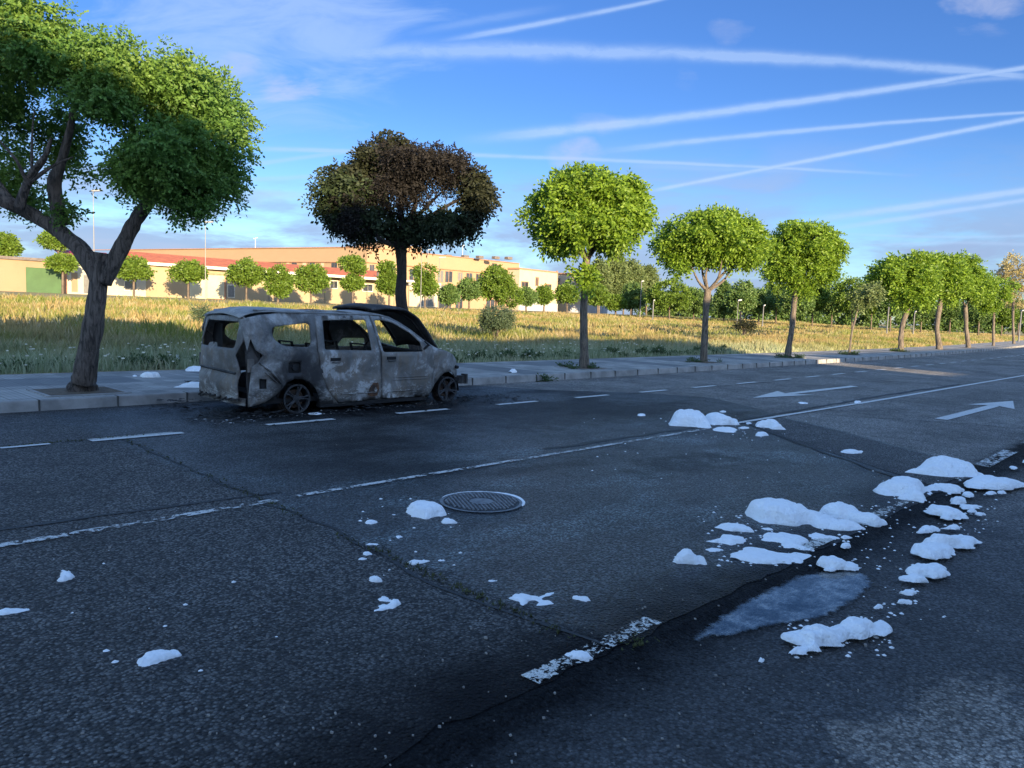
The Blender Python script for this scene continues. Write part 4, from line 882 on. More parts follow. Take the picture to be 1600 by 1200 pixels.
for (x0, x1, ya, yb, k) in ((578, 584, 411, 421, 0), (604, 616, 411, 424, 1), (640, 652, 412, 430, 0), (652.5, 655, 412, 425, 0), (664, 668, 411, 424, 0), (684, 692, 411, 428, 1), (696, 706, 411, 427, 0), (716, 722, 411, 423, 1), (729, 737, 411, 423, 0), (744, 752, 411, 425, 0), (800, 806, 411, 424, 1), (685, 710, 436, 446, 1), (648, 660, 438, 452, 0), (716, 724, 438, 448, 0), (740, 750, 438, 448, 0), (780, 790, 438, 448, 0), (686, 704, 460, 474, 0), (712, 722, 456, 476, 0), (760, 772, 456, 474, 0)):
    opening(o, 'window', x0-.6, face_y(x0, ya+2.5, P2, Q2), x1+.6, face_y(x1, yb+4, P2, Q2), P2, Q2, GLASS if k == 0 else D_GREY, FRAME, .8)
for (x0, x1, k) in ((430, 439, 0), (448, 452, 1), (456, 464, 0), (473, 478, 1), (484, 492, 0), (502, 506, 1), (518, 527, 0), (400, 410, 0), (380, 388, 0), (536, 543, 1)):
    opening(o, 'window', x0, face_y(x0, 409.5, P3, Q3), x1, face_y(x1, 421, P3, Q3), P3, Q3, GLASS if k == 0 else W_CREAM, FRAME, .8)
mb = MB(); a = W(596, 391, 158); c = W(662, 394, 165); mb.box((a.x, a.y, ztp-.05), (c.x, a.y+9, ztp+2.0)); mb.build('roof_room', W_ORANGE, o)
mb = MB()
for px in (480, 700, 727, 750, 775, 795): a = W(px, 388, 165); mb.box((a.x-.7, a.y-.5, ztp), (a.x+.7, a.y+.5, ztp+.55))
mb.build('roof_vents', DARKR, o)
mb = MB()
for px in (399, 723): a = W(px, 388, 165); mb.tube([(a.x, a.y, ztp), (a.x, a.y, ztp+2.6)], .05, 5); mb.tube([(a.x-.5, a.y, ztp+2.4), (a.x+.5, a.y, ztp+2.7)], .04, 5)
mb.build('aerials', FR_W, o)
# cream low annexe before it, right of the charred trunk
P4, Q4 = (60, 99), (140, 103)
o = empty('annexe_building', WP(660, 470, P4, Q4), 'small cream annexe with a grey door right of the charred trunk', 'building')
wallbox(o, 'wall', 640, 684, WP(660, 445, P4, Q4).z, P4, Q4, 8, W_CREAM); opening(o, 'door', 655, 462, 661, 478, P4, Q4, D_GREY, FR_W, .6); opening(o, 'shutter', 668, 462, 678, 478, P4, Q4, D_GREY, None)
mb = MB(); pbox(mb, 639, 443, 686, 446, P4, Q4, .5, 8.2); mb.build('roof', FR_W, o)
def pale(x0, x1, ytop, P, Q, label, wins, low):
    o = empty('pale_building', WP((x0+x1)/2, 485, P, Q), label, 'building')
    z = WP((x0+x1)/2, ytop, P, Q).z; wallbox(o, 'wall', x0, x1, z, P, Q, 14, W_CREAM)
    mb = MB(); lvl(mb, x0-.5, x1+.5, ytop-1.5, ytop+.6, (x0+x1)/2, P, Q, .2, 14.2); pbox(mb, x1-3, ytop, x1, 490, P, Q, .10); mb.build('brick_trim', BRICK, o)
    for (a, b_, c, d) in wins: opening(o, 'window', a, b_, c, d, P, Q, GLASS, BRICK, 1.)
    mb = MB(); lvl(mb, x0, x1, low, 489, (x0+x1)/2, P, Q, .12); mb.build('painted_wall', W_GRAF, o); return o
P5, Q5 = (115, 118), (170, 124)
pale(811, 871, 423, P5, Q5, 'pale cream building with brick trim right beside the orange block', [(815, 441, 825, 448), (837, 434, 841, 446), (851, 445, 861, 452)], 473)
pale(890, 949, 431, P5, Q5, 'second pale cream building, behind the trunk of the round bright robinia', [(900, 440, 906, 446), (930, 437, 938, 444)], 477)
mb = MB(); 
o = empty('grey_shed', WP(880, 480, P5, Q5), 'dark grey roofed shed in the gap between the pale buildings', 'building'); wallbox(o, 'wall', 871.5, 889.5, WP(880, 437, P5, Q5).z, P5, Q5, 20, D_GREY, proud=-4)
mb = MB(); pbox(mb, 870, 434.5, 891, 438, P5, Q5, -3, 24); mb.build('roof', DARKR, o)
# street lamps
M_POLE = simple('galvanised_pole', (.15, .15, .15), .5, .1, 2, metal=.2); M_LAMP = simple('lamp_head', (.2, .21, .22), .4, .1)
def lamp(px, ytop, ybase, Z, label, arm=.7, r=.05):
    b = W(px, ybase, Z); b.z = terr(b.x, b.y); t_ = W(px, ytop, Z); o = empty('street_lamp', b, label, 'street lamp', 'street lamps beyond the field')
    mb = MB(); mb.tube([(b.x, b.y, b.z-.1), (b.x, b.y, t_.z)], [r, r*.6], 8); mb.build('pole', M_POLE, o)
    mb = MB(); mb.obox((b.x+arm*.35, b.y-arm*.35, t_.z+.08), (arm*.5, -arm*.4, .04), (.08, .10, 0), (0, 0, .07)); mb.build('lamp_head', M_LAMP, o)
lamp(321, 348, 463, 80, 'tall lone street lamp in front of the warehouse cream gate')
lamp(148, 299, 460, 72, 'street lamp topping out in the gap of the big forked tree crown')
lamp(657, 385, 478, 92, 'street lamp just right of the charred trunk')
lamp(667, 391, 470, 118, 'darker lamp rising above the orange roof right of the charred trunk')
lamp(685, 403, 478, 100, 'short lamp before the orange block, right of the two by the charred trunk')
lamp(1152, 470, 496, 84, 'low white post lamp beside the sapling like trees right of the fan limbed robinia', .3)
lamp(1157, 444, 494, 120, 'tall white lamp sticking up above the dark trees right of the fan limbed robinia', .4, .14)
lamp(1192, 478, 496, 96, 'short white post under the flat dark tree', .15, .09)
lamp(1387, 463, 502, 86, 'white post lamp left of the leaning trunk of the far group', .2, .09)
lamp(1000, 440, 490, 110, 'thin white lamp post before the poplars', .25, .09)
lamp(1020, 470, 491, 100, 'short white post right of the poplars', .12, .10)
lamp(1428, 488, 504, 90, 'short white post between the first two trunks of the far group', .12, .09)
lamp(1594, 486, 508, 90, 'white sign like post behind the cream tree at the right edge', .25, .10)
# buildings behind the viewer that shade the road
def shade_block(x0, x1, z, label, y=-12.):
    o = empty('house', ((x0+x1)/2, y, 0), label, 'building', 'houses behind the viewer'); mb = MB(); mb.box((x0, y-3, -.1), (x1, y, z)); mb.build('wall', W_CREAM, o)
    mb = MB(); mb.box((x0+.1, y-3.1, z+.003), (x1-.1, y+.0, z+.10)); mb.build('roof', DARKR, o)
    for k in range(int((x1-x0)/4)):
        for zz in ([1.2, 4.2] if z > 6 else [1.2]):
            mb = MB(); mb.box((x0+1.2+k*4, y-.1, zz), (x0+2.6+k*4, y+.03, zz+1.4)); mb.build('window', GLASS, o)
o = empty('house', (-20, -12, 0), 'tall gabled house behind the viewer on the left', 'building', 'houses behind the viewer')
sk_ = [(-60, 0), (3.2, 0), (3.2, 8.0), (0, 8.3), (-3.4, 8.25), (-6.3, 9.6), (-60, 9.6)]; n_ = len(sk_)
mb = MB(); mb.add([(a, -12, b_) for a, b_ in sk_] + [(a, -15, b_) for a, b_ in sk_], [tuple(range(n_)), tuple(range(2*n_-1, n_-1, -1))] + [(k, (k+1) % n_, n_+(k+1) % n_, n_+k) for k in range(n_)]); mb.build('wall', W_CREAM, o)
for k in range(14): mb = MB(); mb.box((-56+k*4, -12.1, 1.2), (-54.6+k*4, -11.97, 2.6)); mb.build('window', GLASS, o)
shade_block(3.25, 19.4, 6.7, 'two storied house behind the viewer')
shade_block(19.45, 22.6, 3.5, 'low garage between the houses behind the viewer')
shade_block(22.65, 130, 4.9, 'long low house behind the viewer on the right')
tag(flat_sheet('far_pavement', [(-30, -7), (130, -7), (130, -12), (-30, -12)], .02, M_PAVE), kind='structure')
# ------------------------------------------------------------------ burnt car
def burnt(name, soot=.5, ash=.5, rust=.35, seed=0, dark=False):
    m, t, b = new_mat(name); p = t.vm('ADD', t.pos(), (seed*3.1, seed*1.7, 0)); x, y, z = t.sep(t.pos())
    big = t.noise(p, 1.5, 5, .6, .5); mid = t.noise(p, 3.6, 6, .62, .6); fine = t.noise(p, 26, 5, .7, .5); streak = t.noise(t.scl(p, (6, 6, 1.2)), 2.4, 5, .65, .5)
    c = t.mix(t.ramp(mid, .33, .70), (.14, .136, .13), (.31, .305, .295))
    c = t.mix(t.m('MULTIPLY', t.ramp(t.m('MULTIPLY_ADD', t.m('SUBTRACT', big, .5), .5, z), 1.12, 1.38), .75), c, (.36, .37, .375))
    c = t.mix(t.m('MULTIPLY', t.ramp(t.noise(p, 2.6, 4, .55, .3), .42, .66), t.ramp(z, .8, .95, .6, 0.)), c, (.19, .155, .12))
    c = t.mix(t.m('MULTIPLY', t.ramp(t.m('MULTIPLY_ADD', fine, .4, mid), .74, .84), ash), c, (.50, .50, .49))
    c = t.mix(t.m('MULTIPLY', t.ramp(streak, .45, .70), rust*1.3), c, (.20, .15, .11))
    sm = t.m('MULTIPLY_ADD', fine, .25, big); c = t.mix(t.m('MULTIPLY', t.ramp(sm, .55, .70), soot), c, (.018, .018, .020))
    ash2 = t.m('MULTIPLY', t.ramp(t.noise(t.scl(p, (1, 1, 2.2)), 11, 5, .7, 1.2), .52, .58), t.ramp(t.m('ABSOLUTE', t.m('SUBTRACT', z, t.m('MULTIPLY_ADD', t.m('SUBTRACT', mid, .5), .5, .27))), .02, .16, 1., 0.))
    c = t.mix(t.m('MULTIPLY', ash2, ash*.9), c, (.46, .46, .44))
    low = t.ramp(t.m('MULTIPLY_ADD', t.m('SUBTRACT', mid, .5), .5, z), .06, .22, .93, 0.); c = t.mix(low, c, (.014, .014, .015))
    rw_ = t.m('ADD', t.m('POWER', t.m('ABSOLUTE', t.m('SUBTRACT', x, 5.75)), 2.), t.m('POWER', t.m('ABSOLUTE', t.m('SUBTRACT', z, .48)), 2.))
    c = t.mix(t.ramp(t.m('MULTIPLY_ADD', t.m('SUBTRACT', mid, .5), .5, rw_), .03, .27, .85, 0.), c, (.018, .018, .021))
    if dark: c = t.mix(.72, c, (.016, .016, .018))
    setp(t, b, col=c, rough=t.ramp(mid, .3, .7, .55, .9), metal=.25, spec=.4, nrm=t.bump(t.m('ADD', mid, t.m('MULTIPLY', fine, .3)), .55, .02)); return m
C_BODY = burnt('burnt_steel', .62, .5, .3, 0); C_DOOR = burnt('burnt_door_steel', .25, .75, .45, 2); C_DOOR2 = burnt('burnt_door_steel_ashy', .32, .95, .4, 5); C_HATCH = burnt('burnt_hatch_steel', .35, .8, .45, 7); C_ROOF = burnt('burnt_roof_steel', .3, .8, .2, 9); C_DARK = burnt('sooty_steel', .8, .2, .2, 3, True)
C_BLACK = simple('soot_black', (.010, .010, .011), .9, .5, 6); C_RIM = simple('burnt_alloy', (.018, .018, .02), .6, .4, 14, metal=.4, c2=(.055, .055, .058)); C_RUST = simple('rusty_wire', (.025, .018, .014), .95, .5, 20, c2=(.06, .038, .026))
YR, YL, YC = 9.74, 11.36, 10.55
def lean(z): return 0 if z < .85 else (z-.85)*.30
def flank(x, z, off=0., seed=0, left=False):
    y = lean(z) + off
    if x < 5.2: y += (5.2-x)**2*1.0
    if x > 8.3: y += (x-8.3)**2*.55
    if z < .35: y += (.35-z)**2*.6
    y += .012*mnoise.noise(Vector((x*2.2+seed+(9 if left else 0), z*3, 2))) + .006*mnoise.noise(Vector((x*9+seed, z*9, 5)))
    if .80 < z < .9: y -= .008*math.sin((z-.80)/.1*math.pi)
    if .5 < z < .62 and 6.3 < x < 8.2: y += .008*math.sin((z-.5)/.12*math.pi)
    return (YL - y) if left else (YR + y)
def rnd(poly, r=.04, n=4):           # round polygon corners
    out = []; N = len(poly)
    for i in range(N):
        p, a, c = Vector(poly[i]), Vector(poly[i-1]), Vector(poly[(i+1) % N]); d1 = (a-p); d2 = (c-p); rr = min(r, d1.length*.45, d2.length*.45)
        q1, q2 = p+d1.normalized()*rr, p+d2.normalized()*rr
        for k in range(n+1):
            t = k/n; out.append(tuple(q1*(1-t)**2 + p*2*t*(1-t) + q2*t*t))
    return out
def panel(name, outline, holes, fn, mat, parent, step=.07, thick=.018, flip=False):
    P = []; E = []
    for poly in [outline] + holes:
        k = len(P); n = len(poly)
        dens = []
        for i in range(n):
            a, c = Vector(poly[i]), Vector(poly[(i+1) % n]); m_ = max(1, int((c-a).length/.06))
            for j in range(m_): dens.append(a.lerp(c, j/m_))
        k = len(P); P += dens; E += [(k+i, k+(i+1) % len(dens)) for i in range(len(dens))]
    xs = [p[0] for p in outline]; zs = [p[1] for p in outline]
    for i in range(int((max(xs)-min(xs))/step)+1):
        for j in range(int((max(zs)-min(zs))/step)+1):
            q = (min(xs)+(i+.5+.25*(j % 2))*step, min(zs)+(j+.5)*step)
            if inpoly(*q, outline) and not any(inpoly(*q, h) for h in holes) and min((Vector(q)-e).length for e in P[:len(E)]) > step*.35: P.append(Vector(q))
    r = mgeo.delaunay_2d_cdt(P, E, [], 0, 1e-5); V = r[0]; F = []
    for f in r[2]:
        c = sum((V[i] for i in f), Vector((0, 0)))/len(f)
        if inpoly(c.x, c.y, outline) and not any(inpoly(c.x, c.y, h) for h in holes): F.append(tuple(f))
    used = sorted({i for f in F for i in f}); mp = {k: i for i, k in enumerate(used)}
    verts = [fn(V[k].x, V[k].y) for k in used]; faces = [tuple(mp[i] for i in f) for f in F]
    if flip: faces = [f[::-1] for f in faces]
    o = mk(name, verts, faces, mat, parent, smooth=True)
    md = o.modifiers.new('thick', 'SOLIDIFY'); md.thickness = thick; md.offset = -1
    return o
car = empty('burnt_car', (7.0, YC, 0), 'burnt out people carrier standing on bare rims at the kerb, bonnet thrown up', 'car')
outline = [(5.01, .14), (5.23, .20), (5.42, .32), (5.48, .38), (5.56, .46), (5.68, .505), (5.80, .505), (5.92, .46), (6.02, .36), (6.09, .22), (6.13, .07), (6.38, .055), (7.2, .065), (8.15, .07), (8.20, .2), (8.27, .33), (8.38, .44), (8.50, .505), (8.64, .52), (8.78, .49), (8.88, .41), (8.93, .33), (9.0, .34), (9.02, .46), (8.98, .60), (8.90, .715), (8.76, .80), (8.58, .86), (8.40, .90), (8.27, .94),
           (8.05, 1.07), (7.82, 1.225), (7.62, 1.34), (7.42, 1.425), (7.2, 1.455), (6.9, 1.46), (6.1, 1.45), (5.5, 1.43), (5.2, 1.40), (5.04, 1.36), (4.99, 1.16), (5.06, 1.07), (5.10, .93), (5.19, .86), (5.13, .76), (5.04, .69), (5.02, .5), (5.0, .3)]
qwin = rnd([(5.38, 1.24), (5.99, 1.31), (5.96, .955), (5.52, .975), (5.37, 1.08)], .09)
rwin = rnd([(6.20, 1.345), (6.97, 1.365), (7.0, .90), (6.17, .92)], .03); fwin_far = rnd([(7.5, 1.02), (7.95, 1.02), (8.0, .87), (7.4, .87)], .03); fwin = rnd([(7.13, 1.36), (7.30, 1.365), (7.48, 1.325), (7.79, 1.17), (7.97, 1.02), (8.0, .87), (7.21, .87)], .03)
rd = [(6.09, 1.405), (7.035, 1.43), (7.10, 1.15), (7.13, .93), (7.165, .5), (7.175, .15), (6.42, .115), (6.24, .30), (6.11, .60), (6.055, .92)]
fd = [(7.07, 1.43), (7.32, 1.415), (7.56, 1.34), (7.82, 1.19), (8.04, 1.03), (8.20, .93), (8.225, .83), (8.235, .54), (8.17, .13), (7.21, .15), (7.20, .5), (7.165, .93), (7.13, 1.15)]
def grow(P, k):
    c = Vector((sum(p[0] for p in P)/len(P), sum(p[1] for p in P)/len(P))); return [tuple(c+(Vector(p)-c)*(1+k)) for p in P]
fuel = rnd([(5.58, .75), (5.78, .745), (5.775, .59), (5.58, .595)], .03)
vent = [(5.14, .53), (5.25, .52), (5.25, .39), (5.14, .39)]
for left in (False, True):
    f = lambda x, z, L=left: (x, flank(x, z, 0, 0, L), z)
    dh = [grow(rd, -.045), grow(fd, -.045)]
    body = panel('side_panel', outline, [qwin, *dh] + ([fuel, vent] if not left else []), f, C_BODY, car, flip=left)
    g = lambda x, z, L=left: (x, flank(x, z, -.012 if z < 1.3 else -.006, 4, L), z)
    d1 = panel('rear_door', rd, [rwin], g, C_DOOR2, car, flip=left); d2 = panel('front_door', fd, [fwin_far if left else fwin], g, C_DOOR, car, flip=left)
    if not left:
        for d_, hx in ((d1, 6.27), (d2, 7.29)):
            mb = MB(); yy = flank(hx, .78, -.012, 4)
            mb.box((hx-.02, yy-.012, .755), (hx+.15, yy+.0, .80)); mb.build('handle_recess', C_BLACK, d_)
            mb = MB(); mb.tube([(hx, yy-.02, .735), (hx+.07, yy-.028, .733), (hx+.14, yy-.02, .735)], .008, 6); mb.build('handle', C_BODY, d_)
        # pressed ribs, sill flange remains, rust hole
        mb = MB()
        for zz, x0, x1 in ((.43, 7.42, 8.10), (.47, 7.42, 8.10), (.255, 6.45, 7.1), (.25, 7.28, 8.12)): mb.tube([(x0, flank(x0, zz, -.012, 4)-.004, zz), ((x0+x1)/2, flank((x0+x1)/2, zz, -.012, 4)-.009, zz), (x1, flank(x1, zz, -.012, 4)-.004, zz)], .0075, 5)
        mb.build('door_ribs', C_DOOR, d2)
        hole = [(6.92, .22), (7.0, .19), (7.10, .2), (7.13, .3), (7.11, .40), (7.02, .40), (6.95, .33)]
        mb = MB(); mb.poly([(x, flank(x, z, -.016, 4), z) for x, z in ragged(hole, .02, .03)]); mb.build('rust_hole', simple('raw_rust', (.16, .07, .03), .9, .5, 14, c2=(.03, .02, .015)), d1)
        # fuel flap cavity, bumper corner creases
        mb = MB(); y = flank(5.68, .67); mb.box((5.57, y+.03, .58), (5.79, y+.08, .76)); mb.build('filler_recess', C_BLACK, body); mb = MB(); mb.tube([(5.68, y+.04, .665), (5.68, y-.008, .67)], [.045, .04], 14); mb.build('filler_cap', C_BLACK, body)
        mb = MB(); mb.box((5.12, y+.03, .37), (5.27, y+.07, .55)); mb.build('vent_recess', C_BLACK, body)
        mb = MB(); a = (5.17, flank(5.17, .85)-.02, .86); mb.tube([(5.13, flank(5.13, .76)-.014, .76), (5.3, flank(5.3, .64)-.022, .64), (5.47, flank(5.47, .47)-.012, .45)], [.012, .016, .012], 6)
        mb.tube([(5.14, flank(5.14, .84)-.006, .90), (5.2, flank(5.2, .80)-.014, .845), (5.14, flank(5.14, .76)-.012, .765)], .008, 6); mb.tube([(5.22, flank(5.2, .6)-.012, .62), (5.4, flank(5.4, .5)-.012, .47)], .009, 6); mb.build('bumper_crease', C_BODY, body)
        mb = MB(); mb.tube([(8.02, flank(8.02, 1.0)-.03, .90), (8.10, flank(8.1, .95)-.05, .98), (8.04, flank(8.05, 1.0)-.03, 1.04)], [.018, .03, .012], 7); mb.build('mirror_bracket', C_BLACK, d2)
# lamp housings where the tail lamps were
for left in (False, True):
    s_ = -1 if left else 1; y0 = YL if left else YR
    mb = MB(); pts = [(4.99, .14), (5.0, 1.16), (5.12, 1.08), (5.22, .86), (5.16, .74), (5.10, .5), (5.08, .15)]
    mb.poly([(x+.015, y0 + s_*(.075+(.03 if z > .8 else 0)+ lean(z)), z) for x, z in pts]); mb.build('lamp_housing', C_DARK, car)
    mb = MB(); mb.poly([(5.17, y0+s_*a, z) for a, z in ((.02, .15), (.45, .15), (.45, 1.25), (.2, 1.25), (.10, 1.0), (.03, .8))]); mb.build('rear_bulkhead', C_BLACK, car)
    mb = MB(); mb.box((5.0, y0+s_*.06-.01, .62), (5.09, y0+s_*.06+.01, .80)); mb.build('lamp_bracket', C_HATCH, car)
# tailgate (tilted, corners wrap forward)
def hatchx(y, z):
    k = abs((y-YC)/.80); x = 4.92 + (max(0, z-.86))*.17 + .14*k**5 - .035*math.exp(-((z-.42)/.1)**2)*(1 if k < .7 else .3) + .03*math.exp(-((z-.60)/.03)**2)
    return x + .014*mnoise.noise(Vector((y*3, z*3, 8))) + .010*mnoise.noise(Vector((y*8, z*9, 1)))
hl = [(9.97, .20), (11.28, .20), (11.33, .6), (11.30, .95), (11.17, 1.28), (11.05, 1.375), (10.0, 1.375), (9.90, 1.33), (9.88, 1.12), (9.95, 1.0), (10.03, .84), (9.96, .66), (9.98, .45)]
hw = rnd([(10.05, .93), (10.05, 1.30), (10.96, 1.30), (11.20, .93), (10.86, .93), (10.82, .985), (10.72, .99), (10.70, .95), (10.68, .99), (10.6, .985), (10.52, .93)], .02)
hw = rnd([(10.06, .93), (10.06, 1.30), (11.03, 1.30), (11.20, .93)], .06)
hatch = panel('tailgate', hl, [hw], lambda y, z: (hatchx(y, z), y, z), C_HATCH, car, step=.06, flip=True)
mb = MB(); mb.tube([(hatchx(y, .60)-.006, y, .60+.015*math.sin(y*3)) for y in np.linspace(10.05, 11.2, 12)], .022, 6); mb.build('grip_bar', C_DARK, hatch)
mb = MB(); mb.poly([(hatchx(y, z)+.004, y, z) for y, z in ((10.56, .92), (10.60, .985), (10.68, .99), (10.70, .95), (10.73, .99), (10.83, .98), (10.88, .92))]); mb.build('latch_plate', C_HATCH, hatch)
mb = MB()
for y in np.linspace(9.93, 11.2, 9): mb.tube([(hatchx(y, .25)-.01, y, .24), (hatchx(y+.15, .2)-.02, y+.17, .20+.02*math.sin(y*9))], .014, 5)
mb.build('bumper_beam', C_DARK, car)
mb = MB(); mb.add([(5.06, 9.98, .13), (4.93, 10.2, .16), (4.93, 11.1, .16), (5.05, 11.3, .14), (5.06, 9.98, .24), (4.94, 10.2, .25), (4.94, 11.1, .25), (5.05, 11.3, .24)], [(0, 4, 5, 1), (1, 5, 6, 2), (2, 6, 7, 3)]); mb.build('rear_valance', C_BODY, car)
# right rear pillar bridging side panel and tailgate
mb = MB(); mb.add([(4.955, 9.93, 1.33), (5.0, 9.90, 1.05), (5.02, 9.86, .9), (5.06, 9.83, 1.10), (5.05, 9.86, 1.36)], [(0, 1, 2, 3, 4)]); mb.build('rear_pillar', C_BODY, car)
# roof, warped by the heat
n1, n2 = 34, 14; V = []
for i in range(n1+1):
    x = 4.97 + (7.42-4.97)*i/n1
    for j in range(n2+1):
        k = j/n2*2-1; yw = .645 if x > 5.3 else .645-(5.3-x)*.25; y = YC + k*yw
        edge = 1.452 - (max(0, 5.35-x)**2)*.55 - (max(0, x-7.1))**2*.35
        z = edge + .055*(1-k*k) - .03*math.exp(-((x-6.4)/.5)**2)*(1-k*k) + .012*mnoise.noise(Vector((x*2.4, y*2.4, 3)))*(1-k**6) + .006*mnoise.noise(Vector((x*8, y*3, 3)))
        if i == 0: z -= .02
        V.append((x, y, z))
F = [(i*(n2+1)+j, i*(n2+1)+j+1, (i+1)*(n2+1)+j+1, (i+1)*(n2+1)+j) for i in range(n1) for j in range(n2)]
ro = mk('roof', V, [f[::-1] for f in F], C_ROOF, car, smooth=True); md = ro.modifiers.new('t', 'SOLIDIFY'); md.thickness = .012
for s_ in (1, -1):
    mb = MB(); y0 = YC - s_*.60
    mb.tube([(x, y0+ (.0), 1.468 + .016*math.sin(x*5+s_) + (-.02 if x < 5.3 else 0)) for x in np.linspace(5.15, 7.15, 16)], .013, 6); mb.build('roof_rail', C_BODY, car)
mb = MB()
for k in range(5): x = 5.5+k*.42; mb.tube([(x, YC-.62, 1.43), (x+.03, YC, 1.46), (x, YC+.62, 1.43)], .015, 5)
mb.build('roof_bows', C_BLACK, car)
# floor, sill boxes, seat frames, dash, steering wheel, pillars inside
mb = MB(); mb.box((5.08, YR+.12, .16), (8.3, YL-.12, .22)); mb.box((6.12, YR+.03, .07), (8.15, YR+.14, .17)); mb.box((6.12, YL-.14, .07), (8.15, YL-.03, .17)); mb.box((5.15, YR+.10, .22), (5.45, YL-.1, .30)); mb.build('floor_pan', C_BLACK, car)
mb = MB()
for y in (10.15, 10.95):
    for x in (6.35, 7.15):
        mb.box((x, y-.22, .22), (x+.45, y+.22, .42)); mb.tube([(x+.02, y-.2, .4), (x-.14, y-.19, .98), (x-.14, y+.19, .98), (x+.02, y+.2, .4)], .022, 6); mb.tube([(x-.08, y-.18, .7), (x-.08, y+.18, .7)], .014, 5)
        for k in range(5): mb.tube([(x-.02-k*.025, y-.19, .5+k*.1), (x-.02-k*.025, y+.19, .5+k*.1)], .006, 4)
        mb.build('seat_frame', C_BLACK, car); mb = MB()
mb = MB(); mb.box((7.95, YR+.12, .45), (8.28, YL-.12, .84)); mb.tube([(7.98, YR+.1, .86), (7.95, YC, .88), (7.98, YL-.1, .86)], .035, 7); mb.build('dashboard', C_BLACK, car)
mb = MB(); mb.tube([(7.80+.05*math.cos(a), 10.92+.17*math.sin(a), .86+.15*math.cos(a)) for a in np.linspace(0, 6.28, 22)], .012, 5); mb.tube([(7.82, 10.92, .86), (7.98, 10.92, .78)], .02, 6); mb.build('steering_wheel', C_BLACK, car)
for x in (6.07, 7.1):
    for pp_ in ([(x, YR+.24, 1.40), (x+.03, YR+.06, .9), (x+.04, YR+.05, .2)], [(x, YL-.24, 1.40), (x+.03, YL-.06, .9), (x+.04, YL-.05, .2)]): mb = MB(); mb.tube(pp_, .035, 6); mb.build('inner_pillar', C_BLACK, car)
mb = MB(); mb.tube([(7.0, YL-.26, 1.38), (7.2, YL-.1, 1.1), (7.3, YL-.08, .9)], .02, 6); mb.build('belt_rail', C_BLACK, car)
# front: wings, engine, cowl, crash beam
n1 = 12; V = []
for i in range(n1+1):
    x = 8.26+(8.93-8.26)*i/n1
    for j in range(7):
        k = j/6; zt_ = float(np.interp(x, [8.26, 8.40, 8.58, 8.76, 8.9, 9.0], [.94, .90, .86, .80, .715, .6]))
        V.append((x, flank(x, zt_) + k*.14, zt_ + .018*math.sin(k*math.pi*.6) - .03*k*k))
F = [(i*7+j, (i+1)*7+j, (i+1)*7+j+1, i*7+j+1) for i in range(n1) for j in range(6)]
mk('wing_top', V, F, C_BODY, car, smooth=True); mk('wing_top', [(v[0], 2*YC-v[1], v[2]) for v in V], [f[::-1] for f in F], C_BODY, car, smooth=True)
mb = MB(); mb.box((8.3, YR+.16, .15), (8.36, YL-.16, .86)); mb.box((8.45, 10.2, .2), (8.82, 10.95, .66)); mb.box((8.5, 10.35, .66), (8.72, 10.8, .74)); mb.tube([(8.4, 10.1, .6), (8.6, 10.05, .68), (8.85, 10.2, .6)], .04, 7); mb.build('engine', C_BLACK, car)
mb = MB(); mb.tube([(8.88, YR+.12, .58), (8.98, 10.3, .60), (8.98, 10.9, .60), (8.88, YL-.12, .58)], .03, 6); mb.tube([(8.93, YR+.18, .36), (9.03, 10.2, .36), (9.05, 10.9, .36), (8.93, YL-.18, .36)], .045, 6); mb.box((8.9, 10.15, .2), (8.94, 11.0, .6)); mb.build('radiator_support', C_BLACK, car)
mb = MB(); mb.obox((9.04, 9.93, .36), (.07, .02, 0), (-.02, .05, 0), (0, 0, .07)); mb.obox((9.10, 9.92, .37), (.025, .01, 0), (-.01, .06, 0), (0, 0, .085)); mb.build('crash_box', C_DARK, car)
# bonnet thrown back over the windscreen opening
n1, n2 = 16, 12; V = []
for i in range(n1+1):
    f = i/n1; x = 8.50 - 1.36*f; z = float(np.interp(x, [7.1, 7.45, 7.8, 8.05, 8.3, 8.5], [1.56, 1.60, 1.585, 1.46, 1.20, .93]))
    for j in range(n2+1):
        k = j/n2*2-1; wv = .57; y = YC+.03 + k*wv
        V.append((x + .05*k*k, y, z - .05*k**4 + .02*mnoise.noise(Vector((x*2.5, y*2.5, 1))) )) 
F = [(i*(n2+1)+j, i*(n2+1)+j+1, (i+1)*(n2+1)+j+1, (i+1)*(n2+1)+j) for i in range(n1) for j in range(n2)]
bo = mk('bonnet', V, F, C_DARK, car, smooth=True); md = bo.modifiers.new('t', 'SOLIDIFY'); md.thickness = .03; md.offset = 0
mb = MB(); 
bz = lambda x: float(np.interp(x, [7.1, 7.45, 7.8, 8.05, 8.3, 8.5], [1.535, 1.56, 1.54, 1.42, 1.17, .92]))-.04
for k in (-.8, .8): mb = MB(); mb.tube([(x, YC+.03+k*.55, bz(x)) for x in np.linspace(8.4, 7.2, 8)], .02, 5); mb.build('bonnet_rib', C_BLACK, bo)

